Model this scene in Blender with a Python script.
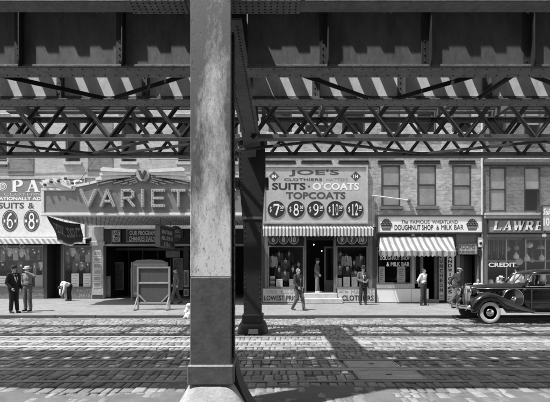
import bpy, bmesh, math, random
from mathutils import Vector, Matrix, noise
random.seed(7)
R = math.radians
for o in list(bpy.data.objects): bpy.data.objects.remove(o, do_unlink=True)
scene = bpy.context.scene
COL = scene.collection
# ------------------------------------------------------------------ camera, sky, sun, exposure
F, HX, HY, CH = 420.0, 275.0, 270.0, 1.75          # focal length and horizon in photo pixels (550 wide), camera height
cam = bpy.data.cameras.new('camera'); camo = bpy.data.objects.new('camera', cam); COL.objects.link(camo)
camo.location = (0, 0, CH); camo.rotation_euler = (R(90), 0, 0)
cam.sensor_width = 36; cam.lens = 36 * F / 550; cam.shift_y = (HY - 201) / 550
cam.clip_start = .05; cam.clip_end = 3000
scene.camera = camo
SX, SY = .42, .24                                   # sunlight drifts this far right and away for each metre it falls
world = bpy.data.worlds.new('World'); scene.world = world; world.use_nodes = True
wn = world.node_tree.nodes; wl = world.node_tree.links
bg = wn['Background']
sky = wn.new('ShaderNodeTexSky'); sky.sky_type = 'NISHITA'; sky.sun_disc = False
sky.sun_elevation = math.atan(1 / math.hypot(SX, SY)); sky.sun_rotation = math.atan2(-SX, -SY)
bw = wn.new('ShaderNodeRGBToBW'); wl.new(sky.outputs[0], bw.inputs[0]); wl.new(bw.outputs[0], bg.inputs[0])
bg.inputs[1].default_value = .15
sun = bpy.data.lights.new('sun', 'SUN'); sun.energy = 3.3; sun.angle = R(.8); sun.color = (1, 1, 1)
suno = bpy.data.objects.new('sun', sun); COL.objects.link(suno)
suno.rotation_euler = Vector((SX, SY, -1)).to_track_quat('-Z', 'Y').to_euler(); suno.location = (-6, -2, 20)
vs = scene.view_settings
vs.view_transform = 'Standard'; vs.look = 'None'; vs.gamma = 1; vs.exposure = .92; vs.use_curve_mapping = False

def PX(px, Y): return (px - HX) / F * Y
def PZ(py, Y): return CH + (HY - py) / F * Y
def P(px, py, Y): return Vector((PX(px, Y), Y, PZ(py, Y)))
def GY(py, z=0.0): return (CH - z) * F / (py - HY)   # distance of a ground point seen at photo row py
# ------------------------------------------------------------------ materials
MATS = {}
def nd(nt, t, **kw):
    n = nt.nodes.new(t)
    for k, v in kw.items(): setattr(n, k, v)
    return n
def lk(nt, a, b): nt.links.new(a, b)
def mth(nt, op, a, b=None, c=None, clamp=False):
    n = nd(nt, 'ShaderNodeMath', operation=op); n.use_clamp = clamp
    for i, v in enumerate((a, b, c)):
        if v is None: continue
        if isinstance(v, (int, float)): n.inputs[i].default_value = v
        else: lk(nt, v, n.inputs[i])
    return n.outputs[0]
def coords(nt, scale=(1, 1, 1)):
    tc = nd(nt, 'ShaderNodeTexCoord'); mp = nd(nt, 'ShaderNodeMapping'); mp.inputs['Scale'].default_value = scale
    lk(nt, tc.outputs['Object'], mp.inputs[0]); return mp.outputs[0]
def noi(nt, co, scale, detail=5, rough=.6):
    n = nd(nt, 'ShaderNodeTexNoise'); n.inputs['Scale'].default_value = scale; n.inputs['Detail'].default_value = detail
    n.inputs['Roughness'].default_value = rough; lk(nt, co, n.inputs['Vector']); return n.outputs['Fac']
def base(name):
    m = bpy.data.materials.new(name); m.use_nodes = True; MATS[name] = m
    return m, m.node_tree, m.node_tree.nodes['Principled BSDF']
def setcol(nt, b, val):                              # val: scalar socket -> grey
    c = nd(nt, 'ShaderNodeCombineColor')
    for i in range(3): lk(nt, val, c.inputs[i])
    lk(nt, c.outputs[0], b.inputs['Base Color'])
def bump(nt, b, h, strength=.3, dist=.02):
    n = nd(nt, 'ShaderNodeBump'); n.inputs['Strength'].default_value = strength; n.inputs['Distance'].default_value = dist
    lk(nt, h, n.inputs['Height']); lk(nt, n.outputs[0], b.inputs['Normal'])
def M(name, v, rough=.7, var=.25, nscale=6, metal=0, bstr=.15, bscale=40, coat=0, isl=0, stretch=(1, 1, 1), spec=.5, bdist=.01):
    m, nt, b = base(name)
    co = coords(nt, stretch)
    f = noi(nt, co, nscale, 6, .65)
    f2 = noi(nt, co, nscale * 5.3, 4, .6)
    s = mth(nt, 'MULTIPLY_ADD', mth(nt, 'SUBTRACT', f, .5), 3.2 * var, 1.0)
    s = mth(nt, 'ADD', s, mth(nt, 'MULTIPLY', mth(nt, 'SUBTRACT', f2, .5), 1.4 * var))
    if isl:
        g = nd(nt, 'ShaderNodeNewGeometry'); oi = nd(nt, 'ShaderNodeObjectInfo')
        r = mth(nt, 'FRACT', mth(nt, 'ADD', g.outputs['Random Per Island'], oi.outputs['Random']))
        s = mth(nt, 'MULTIPLY', s, mth(nt, 'MULTIPLY_ADD', r, isl, 1 - isl / 2))
    val = mth(nt, 'MULTIPLY', s, v)
    val = mth(nt, 'MAXIMUM', val, v * .2)
    val = mth(nt, 'MINIMUM', val, .9)
    setcol(nt, b, val)
    b.inputs['Metallic'].default_value = metal
    b.inputs['Specular IOR Level'].default_value = spec
    rr = mth(nt, 'MULTIPLY_ADD', mth(nt, 'SUBTRACT', f2, .5), .3, rough, clamp=True); lk(nt, rr, b.inputs['Roughness'])
    if coat: b.inputs['Coat Weight'].default_value = coat; b.inputs['Coat Roughness'].default_value = .04
    if bstr: bump(nt, b, noi(nt, co, bscale, 5, .6), bstr, bdist)
    return m
def brick_mat(name, v, mortar, bw_=.21, bh=.072, var=.3, dirt=.3):
    m, nt, b = base(name)
    tc = nd(nt, 'ShaderNodeTexCoord'); sp = nd(nt, 'ShaderNodeSeparateXYZ'); lk(nt, tc.outputs['Object'], sp.inputs[0])
    cb = nd(nt, 'ShaderNodeCombineXYZ')
    lk(nt, mth(nt, 'ADD', sp.outputs[0], sp.outputs[1]), cb.inputs[0]); lk(nt, sp.outputs[2], cb.inputs[1])
    br = nd(nt, 'ShaderNodeTexBrick'); lk(nt, cb.outputs[0], br.inputs['Vector'])
    br.inputs['Scale'].default_value = 1; br.inputs['Brick Width'].default_value = bw_; br.inputs['Row Height'].default_value = bh
    br.inputs['Mortar Size'].default_value = .008; br.inputs['Mortar Smooth'].default_value = .3; br.inputs['Bias'].default_value = 0
    br.inputs['Color1'].default_value = (v * (1 + var),) * 3 + (1,); br.inputs['Color2'].default_value = (v * (1 - var),) * 3 + (1,)
    br.inputs['Mortar'].default_value = (mortar,) * 3 + (1,)
    f = noi(nt, tc.outputs['Object'], 1.1, 8, .7); f2 = noi(nt, tc.outputs['Object'], 9, 5, .7)
    bwn = nd(nt, 'ShaderNodeRGBToBW'); lk(nt, br.outputs['Color'], bwn.inputs[0])
    s = mth(nt, 'MULTIPLY_ADD', mth(nt, 'SUBTRACT', f, .5), 2.6 * dirt, 1.0)
    s = mth(nt, 'ADD', s, mth(nt, 'MULTIPLY', mth(nt, 'SUBTRACT', f2, .5), 1.3 * dirt))
    val = mth(nt, 'MINIMUM', mth(nt, 'MULTIPLY', bwn.outputs[0], mth(nt, 'MAXIMUM', s, .25)), .9)
    setcol(nt, b, val); b.inputs['Roughness'].default_value = .88
    h = mth(nt, 'MULTIPLY_ADD', br.outputs['Fac'], -1, mth(nt, 'MULTIPLY', f2, .35))
    bump(nt, b, h, .6, .008)
    return m
def stripe_mat(name, a, c, period, duty, skew=0, var=.2):
    m, nt, b = base(name)
    tc = nd(nt, 'ShaderNodeTexCoord'); sp = nd(nt, 'ShaderNodeSeparateXYZ'); lk(nt, tc.outputs['Object'], sp.inputs[0])
    u = mth(nt, 'ADD', sp.outputs[0], mth(nt, 'MULTIPLY', sp.outputs[2], skew))
    fr = mth(nt, 'FRACT', mth(nt, 'DIVIDE', mth(nt, 'ADD', u, 100.0), period))
    st = mth(nt, 'LESS_THAN', fr, duty)
    f = noi(nt, tc.outputs['Object'], 5, 6, .65)
    v = mth(nt, 'MULTIPLY_ADD', st, c - a, a)
    v = mth(nt, 'MULTIPLY', v, mth(nt, 'MULTIPLY_ADD', mth(nt, 'SUBTRACT', f, .5), 3 * var, 1))
    setcol(nt, b, v); b.inputs['Roughness'].default_value = .9
    bump(nt, b, noi(nt, tc.outputs['Object'], 9, 3, .5), .35, .03)
    return m
def glass_mat(name, tint=.9, refl=1.45, rough=.02):
    m = bpy.data.materials.new(name); m.use_nodes = True; nt = m.node_tree; MATS[name] = m
    nt.nodes.remove(nt.nodes['Principled BSDF']); out = nt.nodes['Material Output']
    t = nd(nt, 'ShaderNodeBsdfTransparent'); t.inputs[0].default_value = (tint,) * 3 + (1,)
    g = nd(nt, 'ShaderNodeBsdfGlossy'); g.inputs['Roughness'].default_value = rough
    fz = nd(nt, 'ShaderNodeFresnel'); fz.inputs[0].default_value = refl
    ge = nd(nt, 'ShaderNodeNewGeometry'); fac = mth(nt, 'MULTIPLY', fz.outputs[0], mth(nt, 'SUBTRACT', 1.0, ge.outputs['Backfacing']))
    mx = nd(nt, 'ShaderNodeMixShader'); lk(nt, fac, mx.inputs[0]); lk(nt, t.outputs[0], mx.inputs[1]); lk(nt, g.outputs[0], mx.inputs[2])
    lk(nt, mx.outputs[0], out.inputs[0]); return m
def weathered_mat(name, lo, hi, zmid, zspan, scale, bst=.35):   # peeling whitewash over grey steel, denser low on the shaft and down its middle
    m, nt, b = base(name)
    tc = nd(nt, 'ShaderNodeTexCoord'); sp = nd(nt, 'ShaderNodeSeparateXYZ'); lk(nt, tc.outputs['Object'], sp.inputs[0])
    mp = nd(nt, 'ShaderNodeMapping'); mp.inputs['Scale'].default_value = (1, 1, .3); lk(nt, tc.outputs['Object'], mp.inputs[0])
    big = noi(nt, mp.outputs[0], scale, 7, .7); fine = noi(nt, tc.outputs['Object'], 55, 5, .75); midn = noi(nt, mp.outputs[0], 22, 6, .75)
    zz = mth(nt, 'DIVIDE', mth(nt, 'SUBTRACT', zmid, sp.outputs[2]), zspan)
    zz = mth(nt, 'MINIMUM', mth(nt, 'MAXIMUM', zz, -.45), .6)
    xx = mth(nt, 'DIVIDE', mth(nt, 'ADD', sp.outputs[0], .70), .26); zz = mth(nt, 'SUBTRACT', zz, mth(nt, 'MULTIPLY_ADD', mth(nt, 'MULTIPLY', xx, xx), .55, -.12))
    k = mth(nt, 'ADD', mth(nt, 'MULTIPLY', mth(nt, 'SUBTRACT', big, .5), 3.0), zz)
    k = mth(nt, 'ADD', k, mth(nt, 'MULTIPLY', mth(nt, 'SUBTRACT', midn, .5), 1.6))
    cov = mth(nt, 'MULTIPLY_ADD', k, 1.1, .5, clamp=True)
    v = mth(nt, 'MULTIPLY_ADD', cov, hi - lo, lo)
    speck = mth(nt, 'MULTIPLY_ADD', mth(nt, 'SUBTRACT', midn, .56), 12, 0, clamp=True)
    speck2 = mth(nt, 'MULTIPLY_ADD', mth(nt, 'SUBTRACT', fine, .57), 14, 0, clamp=True)
    v = mth(nt, 'MULTIPLY', v, mth(nt, 'MULTIPLY_ADD', speck, -.55, 1)); v = mth(nt, 'MULTIPLY', v, mth(nt, 'MULTIPLY_ADD', speck2, -.45, 1))
    v = mth(nt, 'MULTIPLY', v, mth(nt, 'MULTIPLY_ADD', mth(nt, 'SUBTRACT', big, .5), .5, 1))
    setcol(nt, b, v); b.inputs['Roughness'].default_value = .55
    bump(nt, b, mth(nt, 'SUBTRACT', cov, mth(nt, 'ADD', speck, mth(nt, 'MULTIPLY', speck2, .5))), bst, .006)
    return m
def emit_mat(name, s):
    m, nt, b = base(name); b.inputs['Base Color'].default_value = (1, 1, 1, 1)
    b.inputs['Emission Color'].default_value = (1, 1, 1, 1); b.inputs['Emission Strength'].default_value = s; return m

M('steel_dark', .03, .55, .4, 5, bstr=.25, bscale=30, stretch=(1, 1, .5))  # dark steel; on stiffeners and rising bars shade is put into the colour
M('steel_web_shaded', .13, .5, .5, 4, bstr=.25, bscale=24, stretch=(1, 1, .4))  # web of the nearest girder: same paint, its shade put into the colour
M('steel_mid', .10, .55, .55, 7, bstr=.3, bscale=28)
M('steel_web_lit', .8, .6, .35, 4, bstr=.25, bscale=24, stretch=(1, 1, .4))  # web of the next girder: same paint, toned pale as if lit
M('steel_flange', .17, .55, .6, 9, bstr=.4, bscale=26)
M('steel_black', .018, .5, .4, 6, bstr=.2, bscale=30)
M('pillar_paint', .125, .45, .4, 7, bstr=.35, bscale=22, bdist=.008)
weathered_mat('whitewash', .15, .88, 3.0, 2.0, 3.4)
M('concrete_base', .42, .9, .3, 9, bstr=.8, bscale=30)
M('timber', .10, .85, .4, 6, bstr=.4, bscale=30, stretch=(1, .2, 1))
M('asphalt', .15, .9, .35, 2.2, bstr=.7, bscale=45)
M('sett', .255, .65, .55, 9, bstr=.8, bscale=24, isl=.6)
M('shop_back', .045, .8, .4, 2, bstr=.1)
M('rail_steel', .36, .5, .15, 3, metal=.5, bstr=0, stretch=(.3, 1, 1))
M('rail_dark', .06, .6, .3, 5, bstr=.2)
M('iron_plate', .42, .55, .3, 6, bstr=.4, bscale=60)
M('kerb_granite', .08, .8, .3, 8, bstr=.4)
M('wood_board', .07, .75, .35, 4, bstr=.3, stretch=(4, 1, .5))
M('wood_pale', .27, .75, .2, 6, bstr=.2)
M('trim_black', .018, .45, .3, 5, bstr=.1)
M('trim_dark', .05, .5, .35, 6, bstr=.15)
M('trim_mid', .16, .6, .35, 5, bstr=.2)
M('trim_pale', .42, .7, .3, 5, bstr=.2)
M('stone_pale', .48, .8, .3, 4, bstr=.3)
M('white_paint', .85, .55, .09, 3, bstr=.05)
M('white_dirty', .68, .7, .22, 4, bstr=.15)
M('sign_grey', .36, .6, .16, 2, bstr=.08)
M('sign_pale', .56, .6, .14, 1.6, bstr=.08)
M('sign_joe', .44, .6, .2, 1.6, bstr=.08)
M('sign_mid', .22, .6, .15, 3, bstr=.05)
M('sign_dark', .05, .6, .15, 3, bstr=.05)
M('ink', .02, .6, .2, 6, bstr=0)
M('ink_grey', .07, .6, .3, 5, bstr=0)
M('ink_faded', .34, .7, .3, 6, bstr=0)
M('enamel_white', .84, .45, .05, 6, bstr=0)
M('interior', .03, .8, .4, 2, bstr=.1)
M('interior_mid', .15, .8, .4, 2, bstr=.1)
M('soffit', .36, .6, .35, 3, bstr=.2)
M('blind', .36, .7, .3, 2, bstr=.1, bscale=8)
M('marquee_face', .2, .55, .22, 5, bstr=.2, bscale=18)
M('banner_cloth', .09, .9, .2, 5, bstr=.2)
M('skin', .42, .6, .08, 20, bstr=0)
M('hair', .02, .5, .3, 40, bstr=.2)
M('hair_grey', .16, .6, .3, 40, bstr=.2)
M('straw', .62, .8, .15, 40, bstr=.4, bscale=90)
M('felt_dark', .03, .9, .2, 20, bstr=.1)
M('felt_pale', .42, .9, .15, 20, bstr=.1)
for nm, v in (('cloth_black', .022), ('cloth_dark', .045), ('cloth_mid', .12), ('cloth_grey', .22), ('cloth_pale', .42), ('cloth_white', .78)):
    M(nm, v, .92, .25, 14, bstr=.85, bscale=15, bdist=.035, spec=.2)
M('leather', .02, .35, .2, 20, bstr=.1)
M('car_black', .003, .22, .1, 2, coat=1, bstr=0)
M('car_inner', .05, .8, .2, 5, bstr=.2)
M('chrome', .75, .14, .06, 4, metal=1, bstr=0)
M('rubber', .03, .8, .3, 12, bstr=.3)
M('whitewall', .62, .7, .12, 6, bstr=.1)
M('paper', .66, .8, .1, 5, bstr=.1)
M('photo_print', .3, .5, .9, 14, bstr=0)
M('poster_print', .2, .6, .9, 9, bstr=0)
M('brass', .4, .35, .2, 8, metal=1, bstr=0)
brick_mat('brick_left', .42, .52, var=.16, dirt=.3)
brick_mat('brick_patch', .2, .24, var=.15, dirt=.5)
brick_mat('brick_right', .36, .46, var=.22, dirt=.8)
brick_mat('brick_dark', .17, .24, var=.25, dirt=.5)
stripe_mat('awning_doughnut', .4, .17, .30, .42)
stripe_mat('awning_joe', .6, .14, .17, .45)
stripe_mat('awning_left', .66, .3, .30, .45, .8)
glass_mat('glass', .97)
glass_mat('glass_clear', .98)
emit_mat('bulb', 6.0)
m, nt, b = base('sidewalk')
tc = nd(nt, 'ShaderNodeTexCoord'); co = tc.outputs['Object']
f1, f2, f3 = noi(nt, co, .8, 7, .65), noi(nt, co, 7, 6, .7), noi(nt, co, 60, 4, .6)
v = mth(nt, 'MULTIPLY', mth(nt, 'MULTIPLY_ADD', mth(nt, 'SUBTRACT', f1, .5), .7, 1), mth(nt, 'MULTIPLY_ADD', mth(nt, 'SUBTRACT', f2, .5), .34, .235))
v = mth(nt, 'MULTIPLY', v, mth(nt, 'MULTIPLY_ADD', mth(nt, 'GREATER_THAN', f2, .66), -.3, 1))
setcol(nt, b, v); b.inputs['Roughness'].default_value = .85; bump(nt, b, mth(nt, 'ADD', f2, f3), .3, .01)

# ------------------------------------------------------------------ mesh helpers
class MB:
    def __init__(s): s.v = []; s.f = []
    def add(s, vs_, fs):
        n = len(s.v); s.v += [tuple(p) for p in vs_]; s.f += [tuple(i + n for i in q) for q in fs]; return s
    def box(s, x0, x1, y0, y1, z0, z1):
        if x0 > x1: x0, x1 = x1, x0
        if y0 > y1: y0, y1 = y1, y0
        if z0 > z1: z0, z1 = z1, z0
        return s.add([(x0, y0, z0), (x1, y0, z0), (x1, y1, z0), (x0, y1, z0), (x0, y0, z1), (x1, y0, z1), (x1, y1, z1), (x0, y1, z1)],
                     [(0, 3, 2, 1), (4, 5, 6, 7), (0, 1, 5, 4), (1, 2, 6, 5), (2, 3, 7, 6), (3, 0, 4, 7)])
    def bbox(s, x0, x1, y0, y1, z0, z1, c=.01):        # box with chamfered edges
        if x0 > x1: x0, x1 = x1, x0
        if y0 > y1: y0, y1 = y1, y0
        if z0 > z1: z0, z1 = z1, z0
        c = min(c, (x1 - x0) * .3, (y1 - y0) * .3, (z1 - z0) * .3)
        bm = bmesh.new(); bmesh.ops.create_cube(bm, size=1)
        for q in bm.verts: q.co = ((x0 + x1) / 2 + q.co.x * (x1 - x0), (y0 + y1) / 2 + q.co.y * (y1 - y0), (z0 + z1) / 2 + q.co.z * (z1 - z0))
        bmesh.ops.bevel(bm, geom=bm.edges[:], offset=c, segments=1, affect='EDGES', profile=.5)
        bm.verts.index_update()
        s.add([q.co[:] for q in bm.verts], [[q.index for q in f.verts] for f in bm.faces]); bm.free(); return s
    def beam(s, a, b, w, h, up=(0, 0, 1)):             # rectangular bar from a to b, w across, h along up
        a, b = Vector(a), Vector(b); d = (b - a).normalized(); up = Vector(up)
        sd = d.cross(up)
        if sd.length < 1e-4: sd = d.cross(Vector((0, 1, 0)))
        sd.normalize(); u = sd.cross(d).normalized(); sd *= w / 2; u *= h / 2
        vs_ = [a - sd - u, a + sd - u, a + sd + u, a - sd + u, b - sd - u, b + sd - u, b + sd + u, b - sd + u]
        return s.add(vs_, [(0, 1, 2, 3), (7, 6, 5, 4), (0, 4, 5, 1), (1, 5, 6, 2), (2, 6, 7, 3), (3, 7, 4, 0)])
    def prism(s, poly, y0, y1):                        # polygon of (x, z) extruded in y
        n = len(poly); vs_ = [(x, y0, z) for x, z in poly] + [(x, y1, z) for x, z in poly]
        return s.add(vs_, [tuple(range(n)), tuple(range(2 * n - 1, n - 1, -1))] + [(i, n + i, n + (i + 1) % n, (i + 1) % n) for i in range(n)])
    def tube(s, pts, r, seg=8, close=False):
        pts = [Vector(p) for p in pts]; rs = r if isinstance(r, (list, tuple)) else [r] * len(pts)
        rings = []; ref = None
        for i, p in enumerate(pts):
            if close: d = pts[(i + 1) % len(pts)] - pts[i - 1]
            else: d = pts[min(i + 1, len(pts) - 1)] - pts[max(i - 1, 0)]
            d.normalize()
            if ref is None: ref = d.orthogonal()
            ref = (ref - d * ref.dot(d)).normalized(); q = d.cross(ref)
            rings.append([p + (ref * math.cos(2 * math.pi * k / seg) + q * math.sin(2 * math.pi * k / seg)) * rs[i] for k in range(seg)])
        fs = []; n = len(rings)
        for i in range(n if close else n - 1):
            j = (i + 1) % n
            for k in range(seg): fs.append((i * seg + k, i * seg + (k + 1) % seg, j * seg + (k + 1) % seg, j * seg + k))
        if not close: fs += [tuple(range(seg - 1, -1, -1)), tuple((n - 1) * seg + k for k in range(seg))]
        return s.add([v for r_ in rings for v in r_], fs)
    def lathe(s, prof, c=(0, 0, 0), axis='z', seg=20, sx=1, sy=1):
        c = Vector(c); vs_ = []
        for r, h in prof:
            for k in range(seg):
                a = 2 * math.pi * k / seg; p = (r * math.cos(a) * sx, r * math.sin(a) * sy, h)
                if axis == 'y': p = (p[0], h, p[1])
                if axis == 'x': p = (h, p[0], p[1])
                vs_.append(c + Vector(p))
        n = len(prof); fs = []
        for i in range(n - 1):
            for k in range(seg): fs.append((i * seg + k, i * seg + (k + 1) % seg, (i + 1) * seg + (k + 1) % seg, (i + 1) * seg + k))
        fs += [tuple(range(seg - 1, -1, -1)), tuple((n - 1) * seg + k for k in range(seg))]
        return s.add(vs_, fs)
    def ell(s, c, r, B=None, seg=14, rings=9):
        c = Vector(c); B = B or Matrix.Identity(3); vs_ = []; fs = []
        for i in range(1, rings):
            t = math.pi * i / rings
            for k in range(seg):
                a = 2 * math.pi * k / seg
                vs_.append(c + B @ Vector((r[0] * math.sin(t) * math.cos(a), r[1] * math.sin(t) * math.sin(a), r[2] * math.cos(t))))
        n = len(vs_); vs_ += [c + B @ Vector((0, 0, r[2])), c - B @ Vector((0, 0, r[2]))]
        for i in range(rings - 2):
            for k in range(seg): fs.append((i * seg + k, (i + 1) * seg + k, (i + 1) * seg + (k + 1) % seg, i * seg + (k + 1) % seg))
        for k in range(seg):
            fs.append((n, k, (k + 1) % seg)); fs.append((n + 1, (rings - 2) * seg + (k + 1) % seg, (rings - 2) * seg + k))
        return s.add(vs_, fs)
    def cap(s, a, b, r0, r1, seg=10):                  # tapered capsule
        a, b = Vector(a), Vector(b); d = b - a
        if d.length < 1e-5: return s.ell(a, (r0, r0, r0), seg=seg)
        d.normalize(); pts = []; rs = []
        for t in (90, 60, 30, 0): pts.append(a - d * r0 * math.sin(R(t)) * .98); rs.append(max(r0 * math.cos(R(t)), r0 * .08))
        for t in (0, 30, 60, 90): pts.append(b + d * r1 * math.sin(R(t)) * .98); rs.append(max(r1 * math.cos(R(t)), r1 * .08))
        return s.tube(pts, rs, seg)
    def loft(s, secs, caps=True, closed=True):
        n = len(secs[0]); fs = []; L = len(secs)
        for i in range(L - 1):
            for k in range(n if closed else n - 1): fs.append((i * n + k, i * n + (k + 1) % n, (i + 1) * n + (k + 1) % n, (i + 1) * n + k))
        if caps and closed: fs += [tuple(range(n - 1, -1, -1)), tuple((L - 1) * n + k for k in range(n))]
        return s.add([v for q in secs for v in q], fs)
    def rivet(s, c, r=.012, axis=(0, -1, 0)):
        c = Vector(c); ax = Vector(axis).normalized(); u = ax.orthogonal().normalized(); w = ax.cross(u)
        vs_ = [c + (u * math.cos(k * math.pi / 3) + w * math.sin(k * math.pi / 3)) * r for k in range(6)]
        vs_ += [c + (u * math.cos(k * math.pi / 3) + w * math.sin(k * math.pi / 3)) * r * .6 + ax * r * .6 for k in range(6)]
        return s.add(vs_, [(k, (k + 1) % 6, 6 + (k + 1) % 6, 6 + k) for k in range(6)] + [(6, 7, 8, 9, 10, 11)])
    def mesh(s, name, mat, smooth=False, fix=True):
        me = bpy.data.meshes.new(name); me.from_pydata(s.v, [], s.f); me.update()
        if fix:
            bm = bmesh.new(); bm.from_mesh(me); bmesh.ops.recalc_face_normals(bm, faces=bm.faces[:]); bm.to_mesh(me); bm.free()
        if mat: me.materials.append(MATS[mat])
        if smooth:
            for p in me.polygons: p.use_smooth = True
        return me
    def build(s, name, mat, parent=None, smooth=False, fix=True):
        return link(name, s.mesh(name, mat, smooth, fix), parent)
def link(name, me, parent=None, loc=None):
    o = bpy.data.objects.new(name, me); COL.objects.link(o)
    if loc is not None: o.location = loc
    if parent is not None: attach(o, parent)
    return o
def wmat(o):                                           # world matrix without a depsgraph update
    m = Matrix.LocRotScale(o.location, o.rotation_euler, o.scale)
    return wmat(o.parent) @ o.matrix_parent_inverse @ m if o.parent else m
def attach(o, parent): o.parent = parent; o.matrix_parent_inverse = wmat(parent).inverted()
def local(o, parent): o.parent = parent; return o       # child given in its parent's own coordinates
def tag(o, label, cat, group=None):
    o['label'] = label; o['category'] = cat
    if group: o['group'] = group
    return o
def thing(name, label, cat, loc=(0, 0, 0), rz=0, group=None):
    o = bpy.data.objects.new(name, None); COL.objects.link(o); o.empty_display_size = .2
    o.location = loc; o.rotation_euler = (0, 0, rz); return tag(o, label, cat, group)
def struct(o): o['kind'] = 'structure'; return o
def stuff(o): o['kind'] = 'stuff'; return o
def copy_tree(o, parent=None):
    c = o.copy(); COL.objects.link(c)
    if parent: c.parent = parent
    for ch in [q for q in o.children]: copy_tree(ch, c)
    return c
TMP = bpy.data.scenes.new('workbench_scene')           # empty side scene: evaluates one object at a time, fast
def evaluate(ob):
    TMP.collection.objects.link(ob); vl = TMP.view_layers[0]; vl.update()
    me = bpy.data.meshes.new_from_object(ob.evaluated_get(vl.depsgraph)); TMP.collection.objects.unlink(ob); return me
# lettering: Blender's built-in font, turned into a thin mesh fitted into a rectangle of a vertical plane
def glyphs(s, bold=0.0, shear=0.0, space=1.0):
    cu = bpy.data.curves.new('t', 'FONT'); cu.body = s; cu.size = 1; cu.offset = bold; cu.shear = shear; cu.space_character = space
    cu.resolution_u = 3
    ob = bpy.data.objects.new('t', cu); me = evaluate(ob)
    vs_ = [(v.co.x, v.co.y) for v in me.vertices]; fs = [tuple(p.vertices) for p in me.polygons]
    bpy.data.objects.remove(ob); bpy.data.curves.remove(cu); bpy.data.meshes.remove(me)
    return vs_, fs
def place_glyphs(vs_, fs, frame, depth, name, mat, parent):
    # frame(u, v) -> point, with outward normal given by frame.n
    pt, n = frame
    top = [pt(u, v) + n * depth for u, v in vs_]
    cnt = {}
    for f in fs:
        for i in range(len(f)):
            e = (f[i], f[(i + 1) % len(f)]); cnt[tuple(sorted(e))] = cnt.get(tuple(sorted(e)), 0) + 1
    mb = MB(); N = len(vs_); bot = [pt(u, v) for u, v in vs_]; faces = list(fs)
    for f in fs:
        for i in range(len(f)):
            a, b = f[i], f[(i + 1) % len(f)]
            if cnt[tuple(sorted((a, b)))] == 1: faces.append((b, a, N + a, N + b))
    mb.add(top + bot, faces); return mb.build(name, mat, parent, fix=False)
def rect_frame(x0, x1, z0, z1, Y, mirror=False):
    def pt(u, v): return Vector((x0 + (x1 - x0) * ((1 - u) if mirror else u), Y, z0 + (z1 - z0) * v))
    return pt, Vector((0, -1, 0))
def norm(vs_):
    a, b = min(v[0] for v in vs_), max(v[0] for v in vs_); c, d = min(v[1] for v in vs_), max(v[1] for v in vs_)
    return [((x - a) / (b - a), (y - c) / (d - c)) for x, y in vs_]
def text(s, x0, x1, y0, y1, Y, mat, parent, bold=.0, shear=0, depth=.008, name='lettering', mirror=False, frame=None, space=1.0):
    """s fitted into photo rectangle x0..x1, y0(top)..y1(bottom) on the plane at distance Y"""
    vs_, fs = glyphs(s, bold, shear, space); vs_ = norm(vs_)
    fr = frame or rect_frame(PX(x0, Y), PX(x1, Y), PZ(y1, Y), PZ(y0, Y), Y, mirror)
    return place_glyphs(vs_, fs, fr, depth, name, mat, parent)
# serif capitals and figures drawn from thick and thin strokes in a unit box
def arc(cx, cy, rx, ry, a0, a1, n=10): return [(cx + rx * math.cos(R(a0 + (a1 - a0) * i / n)), cy + ry * math.sin(R(a0 + (a1 - a0) * i / n))) for i in range(n + 1)]
def stroke(pts, w0, w1=None):
    w1 = w0 if w1 is None else w1; L = []; Rr = []; n = len(pts)
    for i, p in enumerate(pts):
        a = pts[max(i - 1, 0)]; b = pts[min(i + 1, n - 1)]; dx, dy = b[0] - a[0], b[1] - a[1]; l = math.hypot(dx, dy) or 1
        w = w0 + (w1 - w0) * math.sin(math.pi * i / max(n - 1, 1)) if n > 2 else w0
        L.append((p[0] - dy / l * w / 2, p[1] + dx / l * w / 2)); Rr.append((p[0] + dy / l * w / 2, p[1] - dx / l * w / 2))
    return L, Rr
T_, t_ = .25, .08
def sf(x, y, w): return ([(x - w / 2, y), (x + w / 2, y)], .055)
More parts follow.
